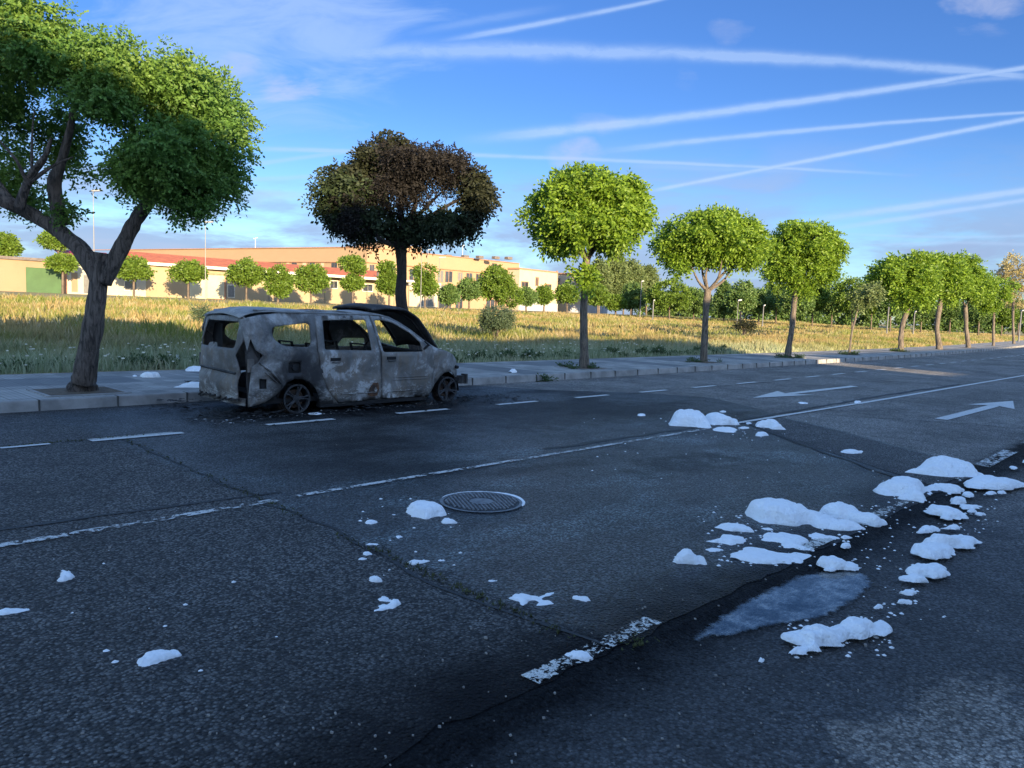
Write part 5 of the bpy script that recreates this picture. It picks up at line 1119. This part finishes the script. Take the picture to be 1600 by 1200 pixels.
# wheels: bare five double spoke rims
def wheel(x, y, s_, r=.215, steer=0):
    w = MB(); ca, sa = math.cos(steer), math.sin(steer)
    def T(a, rr, d): lx, lz = rr*math.cos(a), rr*math.sin(a); return (x + lx*ca - d*s_*sa*-1*0 + 0, y + d*s_ + lx*sa, r + lz)
    n = 40
    V = []; prof = [(r, .0), (r, .012), (r-.018, .016), (r-.022, .10), (r-.022, .17), (r, .18), (r-.0, .19), (r-.03, .19), (r-.034, .10), (r-.034, .014), (r-.03, .0)]
    for i in range(n):
        for (rr, d) in prof: V.append(T(2*math.pi*i/n, rr, d))
    k = len(prof); w.add(V, [(i*k+j, i*k+(j+1) % k, ((i+1) % n)*k+(j+1) % k, ((i+1) % n)*k+j) for i in range(n) for j in range(k)])
    o = w.build('wheel', C_RIM, car, smooth=False); sp = MB()
    for i in range(5):
        for da in (-.16, .16):
            a = 2*math.pi*i/5 + .3 + (x % 1)*3
            p0 = T(a+da*1.3, .05, .03); p1 = T(a+da*.55, .12, .018); p2 = T(a+da*.95, r-.022, .012); sp.tube([p0, p1, p2], [.016, .013, .016], 6)
    sp.tube([T(0, 0, .06), T(0, 0, .022)], .055, 14); sp.build('spokes', C_RIM, o)
    h = MB(); h.tube([T(0, 0, .10), T(0, 0, .07)], .135, 24); h.tube([T(0, 0, .18), T(0, 0, .10)], .07, 12); h.build('brake_disc', C_RUST, o)
    tw = MB(); rg = random.Random(int(x*10))
    for q in range(4): tw.tube([(x+(r+.012+.008*q)*math.cos(a), y+s_*(.03+.04*q), max(.006, r+(r+.01)*math.sin(a))) for a in np.linspace(3.3+.1*q, 6.1, 14)], .006, 4)
    tw.build('tyre_wire', C_RUST, o); return o
wheel(5.755, 9.80, 1); wheel(8.63, 9.82, 1); wheel(5.755, 11.30, -1); wheel(8.63, 11.28, -1)
for x in (5.755, 8.63):
    mb = MB(); mb.tube([(x, 9.95, .2), (x, 11.15, .2)], .04, 8)
    for (y, s_) in ((9.93, 1), (11.17, -1)):
        mb.add([(x+.36*math.cos(a), y+s_*.18*k, .16+.36*math.sin(a)) for k in (0, 1) for a in np.linspace(0, math.pi, 9)], [(i, i+1, i+10, i+9) for i in range(8)] + [tuple(range(9, 18))])
    mb.build('axle_and_arches', C_BLACK, car)
mb = MB(); mb.box((6.2, 10.0, .09), (8.1, 11.1, .16)); mb.build('underbody', C_BLACK, car)

M_FLK = simple('flaked_ash', (.34, .34, .33), .9, .3, 30)
# charred debris round the wreck
rg = random.Random(8); mb = MB(); mb2 = MB()
def flake(mb, x, y, s_, z):
    n = rg.randint(4, 7); a0 = rg.uniform(0, 6)
    pts = [(x+s_*rg.uniform(.5, 1.2)*math.cos(a0+6.28*i/n), y+s_*rg.uniform(.4, 1.)*math.sin(a0+6.28*i/n), z+rg.uniform(0, s_*.35)) for i in range(n)]; mb.poly(pts)
for _ in range(900):
    x = rg.uniform(4.2, 10.2); y = rg.gauss(9.7, .45) if rg.random() < .75 else rg.uniform(9.3, 11.6)
    if x < 5.2 and rg.random() < .6: y = rg.uniform(9.5, 11.7)
    if y > 11.6 or y < 8.9: continue
    flake(mb, x, y, rg.uniform(.012, .05), .016)
tag(mb.build('charred_debris', C_BLACK), 'black charred crumbs scattered round the burnt car', 'debris', kind='stuff')
for (cx_, cy_, s_, z0) in ((4.75, 10.1, .20, .02), (4.55, 10.9, .25, .02), (4.7, 11.4, .22, .05), (9.25, 10.0, .18, .02), (9.0, 9.75, .14, .02), (5.35, 9.75, .2, .02), (6.9, 9.72, .2, .02), (5.1, 9.8, .22, .02)):
    for _ in range(26): flake(mb2, cx_+rg.gauss(0, s_*.8), cy_+rg.gauss(0, s_*.5), rg.uniform(.02, .07), z0+rg.uniform(0, .04))
tag(mb2.build('melted_remains', C_BLACK), 'heaps of melted black remains at the corners of the burnt car', 'debris', kind='stuff')
mb = MB()
for _ in range(30): flake(mb, rg.uniform(4.2, 5.3), rg.uniform(9.3, 9.9), rg.uniform(.01, .03), .02)
for _ in range(120): flake(mb, rg.uniform(5, 8.4), rg.gauss(9.62, .1), rg.uniform(.006, .02), .02)
tag(mb.build('ash_crumbs', M_FLK), 'pale ash crumbs lying beside the sill of the burnt car', 'debris', kind='stuff')
# scorched kerb bit and dark stain on pavement
mb = MB()
for _ in range(60): x = rg.uniform(5.6, 7.4); flake(mb, x, rg.gauss(13.2, .07), rg.uniform(.02, .06), .158)
tag(mb.build('pavement_cinders', C_BLACK), 'thin dark line of cinders on the pavement behind the car', 'debris', kind='stuff')
# loose grit on the road
mb = MB(); M_GRIT = simple('grit', (.16, .15, .14), .9, .5, 40, c2=(.34, .31, .27))
for _ in range(420):
    px, py = rg.uniform(0, 1600), 650+550*rg.random()**.8; q_ = G(px, py)
    if q_.y > 11: continue
    s_ = rg.uniform(.002, .0055)*(1 if rg.random() < .95 else 1.8); z = -.03 if 1.1 < q_.y < 1.95 else .005
    a = rg.uniform(0, 3); mb.obox((q_.x, q_.y, z+s_*.5), (s_*math.cos(a), s_*math.sin(a), 0), (-s_*.7*math.sin(a), s_*.7*math.cos(a), 0), (0, s_*.2, s_*.6))
tag(mb.build('loose_grit', M_GRIT), 'small pale grit scattered over the asphalt', 'grit', kind='stuff')

# ------------------------------------------------------------------ extinguisher foam
m, t, b = new_mat('foam'); p = t.obj(); n = t.m('SUBTRACT', 1., t.vor(p, 55)); n2 = t.m('ADD', t.m('SUBTRACT', 1., t.vor(p, 22)), t.noise(p, 40, 4, .7))
setp(t, b, col=(.92, .93, .94), rough=1., spec=.15, sss=.08, nrm=t.bump(t.m('ADD', t.m('MULTIPLY', n, .5), n2), .8, .016))
b.inputs['Subsurface Radius'].default_value = (.02, .02, .022); b.inputs['Subsurface Scale'].default_value = 1.; M_FOAM = m
GF = 'clumps of extinguisher foam on the road'
nfo = [0]
def foam(pix, label, gain=.45, lump=1., z=0., soft=1., group=GF, hmax=None):
    """pix: silhouette in survey pixels; its upper part is height, the rest is its footprint"""
    nfo[0] += 1; sd = nfo[0]*3.7
    ymx = max(p_[1] for p_ in pix); ymn = min(p_[1] for p_ in pix); foot = [G(p_[0], ymx-(ymx-p_[1])*(1-gain), z) for p_ in pix]
    cx_ = sum(p_.x for p_ in foot)/len(foot); cy_ = sum(p_.y for p_ in foot)/len(foot); D = fdist(cx_, cy_)
    H = gain*(ymx-ymn)*D/1200*.98
    if hmax: H = min(H, hmax)
    P = [((p_.x), (p_.y)) for p_ in catmull(foot+[foot[0]], 4)[:-1]]
    x0, x1 = min(a for a, _ in P)-.02, max(a for a, _ in P)+.02; y0, y1 = min(c for _, c in P)-.02, max(c for _, c in P)+.02
    st = max(.006, min(.022, D/1200*2.6*.9), math.sqrt((x1-x0)*(y1-y0)/9000))
    nx, ny = int((x1-x0)/st)+2, int((y1-y0)/st)+2
    A = np.array(P); B = np.roll(A, -1, 0); gx, gy = np.meshgrid(x0+np.arange(nx)*st, y0+np.arange(ny)*st, indexing='ij'); Q = np.stack([gx.ravel(), gy.ravel()], 1)
    sz_ = min(x1-x0, y1-y0); f1, f2 = 2.2/max(sz_, .05), 6.5/max(sz_, .05); wob = np.array([[mnoise.noise(Vector((a*f1+sd, c*f1, 1)))+.5*mnoise.noise(Vector((a*f2+sd, c*f2, 4))), mnoise.noise(Vector((a*f1, c*f1+sd, 5)))+.5*mnoise.noise(Vector((a*f2, c*f2+sd, 8)))] for a, c in Q])*min(.06, .17*sz_)
    Qw = Q + wob
    AB = B-A; dist = np.full(len(Q), 9.); ins = np.zeros(len(Q), bool); near = Q.copy()
    for i in range(len(A)):
        t_ = np.clip(((Qw-A[i])@AB[i])/max(1e-12, AB[i]@AB[i]), 0, 1); np_ = A[i]+t_[:, None]*AB[i]; di = np.hypot(*(Qw-np_).T); cl = di < dist; near[cl] = (np_-wob)[cl]; dist = np.minimum(dist, di)
        c_ = (A[i, 1] > Qw[:, 1]) != (B[i, 1] > Qw[:, 1]); xi = A[i, 0] + (Qw[:, 1]-A[i, 1])*AB[i, 0]/(AB[i, 1] if abs(AB[i, 1]) > 1e-12 else 1e-12); ins ^= c_ & (Qw[:, 0] < xi)
    dm = dist[ins].max() if ins.any() else .01; Rr = max(.012, dm*.5*soft)
    k = np.clip(dist/Rr, 0, 1); prof_ = np.sqrt(1-(1-k)**2)*(.55+.45*k)*1.05
    fr_ = 1/max(.04, dm)*.8
    nn = np.array([abs(mnoise.noise(Vector((a*fr_+sd, c*fr_, 0))))*1.3 + .55*abs(mnoise.noise(Vector((a*fr_*2.7, c*fr_*2.7+sd, 3)))) + .22*abs(mnoise.noise(Vector((a*fr_*7, c*fr_*7+sd, 6)))) for a, c in Q])
    sc_ = 1/max(.035, dm*.62)
    vo = np.array([mnoise.voronoi(Vector((a*sc_+sd, c*sc_, .3)))[0][0] for a, c in Q]); vo2 = np.array([mnoise.voronoi(Vector((a*sc_*2.4, c*sc_*2.4+sd, .3)))[0][0] for a, c in Q])
    vo3 = np.array([mnoise.voronoi(Vector((a*sc_*5+sd, c*sc_*5, .3)))[0][0] for a, c in Q]); bil = (1-np.clip(vo, 0, 1)**1.6)*.55 + (1-np.clip(vo2, 0, 1)**1.6)*.3 + (1-np.clip(vo3, 0, 1)**1.6)*.15
    rr_ = random.Random(nfo[0]); ci = [k_ for k_ in np.where(ins & (dist > .30*dm))[0]]; area = ins.sum()*st*st; nd = int(min(16, max(2, area/(dm*dm)*1.1*lump)))
    dome = np.zeros(len(Q)); ci = ci or [int(np.argmax(dist*ins))]
    for e_ in range(nd):
        cq = ci[rr_.randrange(len(ci))] if e_ else int(np.argmax(dist*ins)); Rd = max(dist[cq]*rr_.uniform(.85, 1.25), .35*dm); r2 = ((Qw-Qw[cq])**2).sum(1)/Rd**2
        dh_ = (rr_.uniform(.55, 1.) if e_ else 1.)*min(1., (dist[cq]/dm)**.5)*np.sqrt(np.clip(1-r2, 0, 1))
        dome = np.maximum(dome, dh_) + .12*np.minimum(dome, dh_)
    d2 = np.zeros(len(Q)); ci2 = [k_ for k_ in np.where(ins & (dist > .12*dm))[0]] or ci
    for e_ in range(int(min(60, max(3, area/(dm*dm)*7)))):
        cq = ci2[rr_.randrange(len(ci2))]; Rd = dm*rr_.uniform(.22, .5); r2 = ((Qw-Qw[cq])**2).sum(1)/Rd**2
        d2 = np.maximum(d2, rr_.uniform(.5, 1.)*np.sqrt(np.clip(1-r2, 0, 1)))
    h = H*(.28*prof_ + .58*dome*np.clip(k*2.2, 0, 1) + .24*d2*np.clip(k*3, 0, 1))*(.78+.28*bil);h = np.where(ins, np.maximum(h, .003), -.008)
    L = (cx_, cy_, z); o_ = nx*ny
    keep = ins.reshape(nx, ny); V = []; F = []; idm = {}
    nb = keep.copy(); nb[1:] |= keep[:-1]; nb[:-1] |= keep[1:]; nb2 = nb.copy(); nb2[:, 1:] |= nb[:, :-1]; nb2[:, :-1] |= nb[:, 1:]
    hh = h.reshape(nx, ny)
    for i in range(nx):
        for j in range(ny):
            if nb2[i, j]:
                idm[i, j] = len(V)
                if keep[i, j]: V.append((gx[i, j]-cx_, gy[i, j]-cy_, hh[i, j]))
                else: q2 = near[i*ny+j]; V.append((q2[0]-cx_, q2[1]-cy_, -.006))
    for i in range(nx-1):
        for j in range(ny-1):
            q_ = [(i, j), (i+1, j), (i+1, j+1), (i, j+1)]
            if all(a in idm for a in q_): F.append(tuple(idm[a] for a in q_))
    me = bpy.data.meshes.new('foam_clump'); me.from_pydata(V, [], F); me.update(); me.polygons.foreach_set('use_smooth', [True]*len(F)); me.materials.append(M_FOAM)
    o = bpy.data.objects.new('foam_clump', me); o.location = L; COL.objects.link(o)
    sm = o.modifiers.new('s', 'SMOOTH'); sm.factor = .5; sm.iterations = 1
    return tag(o, label, 'foam', group)
def crumbs(n, px0, px1, py0, py1, seed):
    rg3 = random.Random(seed); V = []; F = []
    for _ in range(n):
        q = G(rg3.uniform(px0, px1), rg3.uniform(py0, py1)); s_ = rg3.uniform(.004, .016); k = len(V); z = -.03 if q.y < 1.9 and q.x < 14 else .004; a0 = rg3.uniform(0, 6)
        V += [(q.x+s_*math.cos(a0+i*1.05)*rg3.uniform(.7, 1.2), q.y+s_*math.sin(a0+i*1.05)*rg3.uniform(.7, 1.2), z) for i in range(6)] + [(q.x, q.y, z+s_*.6)]
        F += [(k+i, k+(i+1) % 6, k+6) for i in range(6)]
    return V, F
V_ = []; F_ = []
for a in ((150, 1090, 1400, 790, 885, 1), (110, 1360, 1560, 735, 830, 2), (60, 1230, 1400, 950, 1020, 8), (60, 1040, 1240, 650, 690, 3), (30, 560, 720, 780, 900, 4), (30, 1350, 1480, 850, 960, 5), (40, 900, 1300, 640, 760, 6), (14, 0, 500, 850, 1060, 7)):
    v, f = crumbs(*a); V_ += v if False else []; F_ += [tuple(i+len(V_) for i in x) for x in f]; V_ += v
tag(mk('foam_specks', V_, F_, M_FOAM), 'tiny specks of foam scattered between the clumps', 'foam', kind='stuff')
def ell(cx_, cy_, rx, ry, n=10): 
    rg2 = random.Random(int(cx_*7+cy_)); return [(cx_+rx*math.cos(a)*rg2.uniform(.85, 1.1), cy_+ry*math.sin(a)*rg2.uniform(.85, 1.1)) for a in np.linspace(0, 2*math.pi, n, endpoint=False)]
A4 = (1340, 690, 6.154); A3 = (1140, 740, 5.); A7 = (1000, 620, 2.6667); A5 = (1020, 620, 6.667); A6 = (540, 740, 3.077); A2 = (0, 320, 3.75)
c_ = lambda pts, A: crop(pts, *A)
foam(c_([(418, 252), (530, 215), (560, 140), (640, 105), (820, 85), (900, 115), (1000, 120), (1060, 160), (1080, 220), (1180, 260), (1220, 310), (1030, 352), (860, 345), (700, 315), (560, 280)], A4), 'largest and tallest foam heap, at the right edge beyond the edge line', .5)
foam(c_([(1030, 345), (1100, 310), (1320, 310), (1450, 335), (1560, 350), (1640, 385), (1600, 412), (1500, 430), (1420, 460), (1260, 445), (1090, 430), (1035, 400)], A4), 'long low foam bank just right of the largest heap, touching it', .45)
foam(c_([(170, 400), (200, 340), (300, 290), (440, 280), (540, 300), (620, 350), (660, 400), (650, 470), (640, 575), (520, 575), (400, 540), (400, 510), (280, 490), (180, 450)], A4), 'broad rounded foam heap left of and nearer than the largest heap', .42)
foam(c_([(640, 405), (740, 375), (880, 385), (1000, 430), (990, 480), (900, 490), (860, 470), (720, 465), (700, 515), (650, 500)], A4), 'ridge of foam running right from the broad rounded heap', .4)
foam(c_([(650, 620), (700, 570), (820, 575), (920, 625), (1040, 670), (1055, 720), (900, 745), (780, 730), (740, 690), (670, 660)], A4), 'oval foam clump across the gutter below the ridge', .35)
foam(c_([(870, 570), (920, 510), (1000, 500), (1045, 560), (1010, 600), (930, 600)], A4), 'round foam ball right of the oval clump across the gutter', .5)
foam(c_([(1000, 490), (1050, 460), (1110, 510), (1120, 525), (1045, 530)], A4), 'small peaked foam piece behind the round ball', .5)
foam(c_([(980, 580), (1080, 590), (1170, 608), (1160, 630), (1080, 650), (1000, 640)], A4), 'flat pointed foam piece in front of the round ball', .3)
foam(c_(ell(1105, 660, 50, 22), A4), 'small foam dab below the flat pointed piece', .5); foam(c_(ell(1182, 688, 46, 20), A4), 'last small foam dab of the row right of the oval clump', .5)
foam(c_(ell(1283, 487, 50, 20), A4), 'left one of two small dabs under the long low bank', .5); foam(c_(ell(1388, 478, 46, 22), A4), 'right one of two small dabs under the long low bank', .5)
foam(c_([(1590, 180), (1660, 150), (1700, 190), (1640, 215)], A4), 'foam piece cut off by the right edge of the view beside the edge line', .5)
foam(c_([(1450, 230), (1500, 225), (1535, 255), (1480, 262)], A4), 'thin foam scrap lying by the far edge line dash', .4)
foam(c_([(90, 245), (130, 185), (205, 170), (240, 130), (300, 135), (330, 170), (400, 180), (440, 220), (480, 200), (540, 185), (600, 210), (640, 270), (700, 290), (760, 290), (860, 350), (980, 380), (1060, 430), (990, 460), (880, 450), (780, 420), (700, 410), (640, 370), (540, 380), (430, 385), (370, 370), (250, 345), (170, 290)], A3), 'long lumpy foam drift with two humps in the middle of the right side', .4)
foam(c_([(650, 275), (690, 225), (740, 215), (780, 190), (830, 195), (840, 165), (920, 165), (970, 200), (1000, 230), (1010, 280), (1080, 310), (1170, 345), (1215, 380), (1150, 415), (1080, 395), (1030, 380), (930, 350), (840, 340), (760, 300)], A3), 'foam drift behind the two humped one, tapering down to the gutter line', .42)
foam(c_([(292, 530), (340, 515), (400, 515), (440, 530), (480, 560), (440, 568), (400, 562), (350, 553)], A7), 'flat foam cap topmost of the left stack of thin patches', .4)
foam(c_([(262, 590), (330, 572), (380, 560), (430, 575), (445, 600), (400, 620), (350, 615), (300, 605)], A7), 'foam patch just under the flat foam cap', .35)
foam(c_([(265, 630), (320, 625), (360, 640), (330, 650), (280, 643)], A7), 'thin foam sliver at the left of the streaky patches', .3)
foam(c_([(485, 582), (540, 560), (640, 560), (680, 585), (680, 615), (745, 628), (700, 645), (640, 632), (600, 635), (560, 600)], A7), 'streaky spread of foam between the long drift and the lowest patch', .22, 1.3)
foam(c_([(680, 568), (740, 560), (820, 580), (810, 600), (740, 598)], A7), 'thin foam patch tucked under the tail of the long drift', .35)
foam(c_([(370, 640), (440, 612), (500, 615), (560, 638), (640, 640), (700, 650), (680, 680), (600, 700), (500, 700), (440, 680), (390, 660)], A7), 'lowest and widest flat foam patch, reaching the edge line', .22, 1.2)
foam(c_(ell(858, 583, 24, 12), A7), 'small foam dab under the right tail of the drift', .5); foam(c_(ell(855, 615, 20, 15), A7), 'round foam dab at the rim of the gutter above the puddle', .5)
foam(c_([(495, 545), (520, 540), (560, 555), (540, 560)], A7), 'tiny foam streak between the cap and the long drift', .4)
foam(c_([(130, 645), (150, 617), (185, 625), (215, 618), (245, 650), (285, 685), (275, 705), (220, 695), (180, 690), (140, 680)], A7), 'lone twin peaked foam clump left of the stacked patches', .55)
foam(c_([(735, 660), (745, 640), (785, 648), (795, 665), (860, 672), (915, 708), (905, 720), (850, 718), (780, 712), (755, 690)], A7), 'foam tongue spilling over the gutter lip onto the puddle', .4)
foam(c_(ell(795, 715, 26, 9), A7), 'thin foam scrap floating at the top rim of the puddle', .4)
foam(c_([(1155, 560), (1175, 535), (1230, 530), (1250, 545), (1180, 568)], A7), 'small foam lobe at the back left of the right hand column', .45)
foam(c_([(1250, 548), (1290, 528), (1320, 530), (1335, 550)], A7), 'small foam lobe at the back right of the right hand column', .5)
foam(c_([(1165, 590), (1200, 555), (1290, 548), (1390, 548), (1408, 575), (1370, 600), (1310, 625), (1290, 670), (1240, 675), (1180, 665), (1138, 632), (1165, 605)], A7), 'big smooth bent foam clump in the right hand column beyond the gutter', .35, .7)
foam(c_([(1100, 705), (1140, 675), (1200, 668), (1260, 680), (1280, 705), (1270, 740), (1230, 757), (1190, 745), (1140, 735), (1110, 720)], A7), 'rounded foam clump under the big smooth bent one', .35, .7)
foam(c_([(1078, 755), (1100, 735), (1150, 733), (1208, 770), (1140, 770)], A7), 'wedge shaped foam piece below the rounded clump', .45, .5)
foam(c_(ell(1118, 810, 37, 13), A7), 'upper of two small foam dabs below the wedge shaped piece', .45, .5); foam(c_(ell(1103, 847, 34, 13), A7), 'lower of two small foam dabs below the wedge shaped piece', .45, .5)
foam(c_(ell(993, 870, 22, 13), A7), 'foam dab just above the big flat clump by the puddle', .5, .5); foam(c_(ell(1018, 858, 9, 6), A7), 'pea sized foam dab above the big flat clump by the puddle', .5, .5)
foam(c_([(580, 952), (620, 930), (680, 920), (730, 940), (780, 925), (850, 910), (920, 900), (960, 885), (1000, 890), (1050, 930), (1050, 950), (990, 965), (920, 985), (860, 1000), (820, 1035), (760, 1045), (680, 1055), (615, 1060), (660, 1030), (680, 1010), (640, 1000), (600, 970)], A7), 'big flat foam clump with a tail, nearest to the viewer below the puddle', .33, .7, z=-.005)
foam(c_(ell(508, 1091, 13, 12), A7), 'small round foam dab alone below the puddle', .5)
foam(c_([(160, 210), (175, 150), (200, 85), (250, 100), (300, 115), (370, 95), (430, 115), (490, 130), (500, 180), (540, 200), (580, 250), (620, 330), (540, 330), (440, 310), (320, 280), (170, 260)], A5), 'tall angular foam heap on the centre line beyond the manhole', .6)
foam(c_([(520, 190), (540, 150), (600, 135), (660, 165), (710, 190), (780, 210), (800, 240), (880, 260), (890, 295), (800, 300), (700, 290), (600, 290), (550, 250)], A5), 'rounded foam heap joined to the right of the tall angular one', .6)
foam(c_([(800, 240), (830, 205), (870, 210), (880, 250), (890, 290), (830, 290)], A5), 'narrow foam peak at the right end of the centre line heaps', .6)
foam(c_([(620, 312), (700, 295), (780, 300), (840, 310), (880, 340), (870, 380), (780, 370), (700, 355), (640, 345)], A5), 'crumbly low foam in front of the rounded centre line heap', .4, 1.3)
foam(c_([(885, 322), (930, 300), (990, 300), (990, 335), (930, 338)], A5), 'small blocky foam piece right of the crumbly low foam', .5)
foam(c_(ell(945, 262, 40, 12), A5), 'thin foam scrap left of the little cube of foam', .4); foam(c_(ell(1003, 276, 32, 17), A5), 'little cube like foam piece before the twin peaked wedge', .5)
foam(c_([(1065, 270), (1080, 230), (1110, 210), (1150, 235), (1190, 250), (1230, 215), (1270, 240), (1320, 290), (1400, 345), (1300, 345), (1230, 335), (1190, 310), (1090, 295)], A5), 'twin peaked foam wedge where the dark asphalt ends', .6)
foam(c_([(1060, 395), (1080, 355), (1120, 350), (1180, 370), (1205, 400), (1140, 418), (1080, 410)], A5), 'foam lump just below the twin peaked wedge', .5)
foam(c_(ell(735, 149, 38, 18), A5), 'small foam piece behind the centre line heaps', .5); foam(c_(ell(963, 385, 20, 8), A5), 'tiny foam fleck left of the lump under the wedge', .5); foam(c_(ell(85, 226, 20, 8), A5), 'tiny foam fleck left of the tall angular heap', .5)
foam(ell(1331, 705, 20, 5), 'thin foam streak with a peak, between the centre line heaps and the largest heap', .5)
foam([(1247, 627), (1262, 629), (1260, 631), (1250, 631)], 'white scrap of foam beyond the twin peaked wedge', .4); foam([(1334, 627), (1344, 624), (1345, 629), (1336, 630)], 'foam fleck lying by the centre line far down the road', .5); foam(ell(1002, 648, 8, 3), 'foam fleck on the dark lane left of the centre line heaps', .6)
foam(c_([(280, 158), (300, 125), (360, 120), (410, 112), (450, 125), (485, 170), (480, 190), (440, 215), (370, 218), (310, 195)], A6), 'thick rounded foam cushion touching the manhole cover', .5, .6)
foam(c_([(455, 225), (485, 205), (540, 235), (520, 245), (470, 240)], A6), 'small foam wedge beside the foam cushion, under the manhole', .5)
foam(c_(ell(120, 232, 32, 17), A6), 'foam dab left of the foam cushion by the manhole', .4); foam(c_(ell(232, 198, 19, 6), A6), 'thin foam fleck left of the foam cushion by the manhole', .4); foam(c_(ell(258, 302, 20, 12), A6), 'round foam dab alone below the foam cushion', .45)
foam(c_(ell(124, 339, 35, 12), A6), 'top one of three stacked foam dabs on the mossy crack', .45); foam(c_(ell(103, 381, 26, 16), A6), 'middle one of three stacked foam dabs on the mossy crack', .45); foam(c_(ell(78, 409, 25, 11), A6), 'bottom one of three stacked foam dabs on the mossy crack', .45)
foam(c_([(288, 425), (340, 405), (400, 403), (412, 413), (330, 443)], A6), 'slanted oval foam piece right of the three stacked dabs', .4, .6)
foam(c_([(105, 480), (130, 470), (160, 490), (178, 505), (165, 528), (125, 525)], A6), 'knobbly foam lump below the three stacked dabs', .4)
foam(c_([(150, 590), (185, 573), (220, 580), (230, 598), (265, 600), (278, 625), (250, 645), (200, 650), (143, 665), (150, 635), (180, 622), (208, 622), (205, 608), (165, 608)], A6), 'foam curl shaped like a figure three below the knobbly lump', .22, .6)
foam(c_(ell(710, 515, 27, 10), A6), 'small foam dab above the foam arch', .45)
foam(c_([(778, 602), (810, 575), (860, 570), (940, 568), (980, 550), (1008, 565), (985, 585), (1015, 632), (960, 640), (915, 635), (935, 608), (890, 600), (880, 628), (830, 618), (790, 612)], A6), 'arch shaped foam piece in the middle of the near lane', .2, .6)
foam(c_([(1088, 585), (1110, 575), (1170, 592), (1175, 622), (1110, 605)], A6), 'foam nugget right of the foam arch', .4)
foam(c_([(1050, 868), (1080, 840), (1120, 838), (1180, 860), (1185, 890), (1150, 905), (1110, 888), (1080, 880)], A6), 'foam piece lying on the flaked near edge line', .4, .7)
foam([(87, 911), (97, 890), (110, 885), (117, 897), (110, 903), (95, 911)], 'pointed foam chip on the left side of the near lane', .35, .6)
foam([(-14, 952), (20, 943), (45, 946), (45, 953), (15, 962), (-14, 964)], 'foam strip cut off by the left edge of the view', .35, .6)
foam([(211, 1040), (225, 1020), (250, 1008), (280, 1008), (285, 1017), (265, 1027), (250, 1037), (225, 1045)], 'bean shaped foam piece nearest the viewer on the left', .3, .6)
V_ = []; rg = random.Random(6)
for i, a in enumerate(np.linspace(-1.05, 2.1, 60)):
    w_ = .004 + .028*math.exp(-((a+.25)/.5)**2) + .010*abs(mnoise.noise(Vector((a*4, 0, 0)))) if -1.0 < a < 2.0 else .001
    V_ += [(mh.x+.338*math.cos(a), mh.y+.338*math.sin(a), .0142), (mh.x+(.342+w_*.5)*math.cos(a), mh.y+(.342+w_*.5)*math.sin(a), .0142+min(.008, w_*.4)), (mh.x+(.345+w_)*math.cos(a), mh.y+(.345+w_)*math.sin(a), .0062)]
tag(mk('foam_clump', V_, [(3*i+j, 3*i+j+1, 3*i+j+4, 3*i+j+3) for i in range(59) for j in (0, 1)], M_FOAM, smooth=True), 'thin white rim of foam along the far edge of the manhole cover', 'foam', GF)
GS = 'foam left on the pavement behind the car'
foam(c_([(825, 1006), (840, 975), (860, 968), (900, 980), (935, 1003), (880, 1012)], A2), 'foam mound on the pavement between the leaning trunk and the car', .6, z=.152, group=GS)
foam(c_([(1015, 1068), (1080, 1042), (1160, 1020), (1230, 1030), (1230, 1070), (1060, 1070)], A2), 'low foam fan on the pavement reaching behind the rear of the car', .45, z=.152, group=GS)
foam(c_([(1085, 965), (1090, 945), (1160, 940), (1220, 945), (1220, 975), (1095, 975)], A2), 'blocky foam slab at the field edge, half hidden by the rear of the car', .6, z=.152, group=GS)
foam(c_(ell(790, 1000, 14, 7), A2), 'tiny foam dab left of the pavement foam mound', .5, z=.152, group=GS)
foam(ell(276, 557, 3.5, 5), 'foam blob caught in the grass above the blocky slab', .7, z=.25, group=GS)
foam(ell(491, 646, 12, 3), 'thin foam scrap beside the rear wheel of the car', .4); foam(ell(801, 579, 5, 3.5), 'white scrap on the pavement beyond the front of the car', .6, z=.152, group=GS)
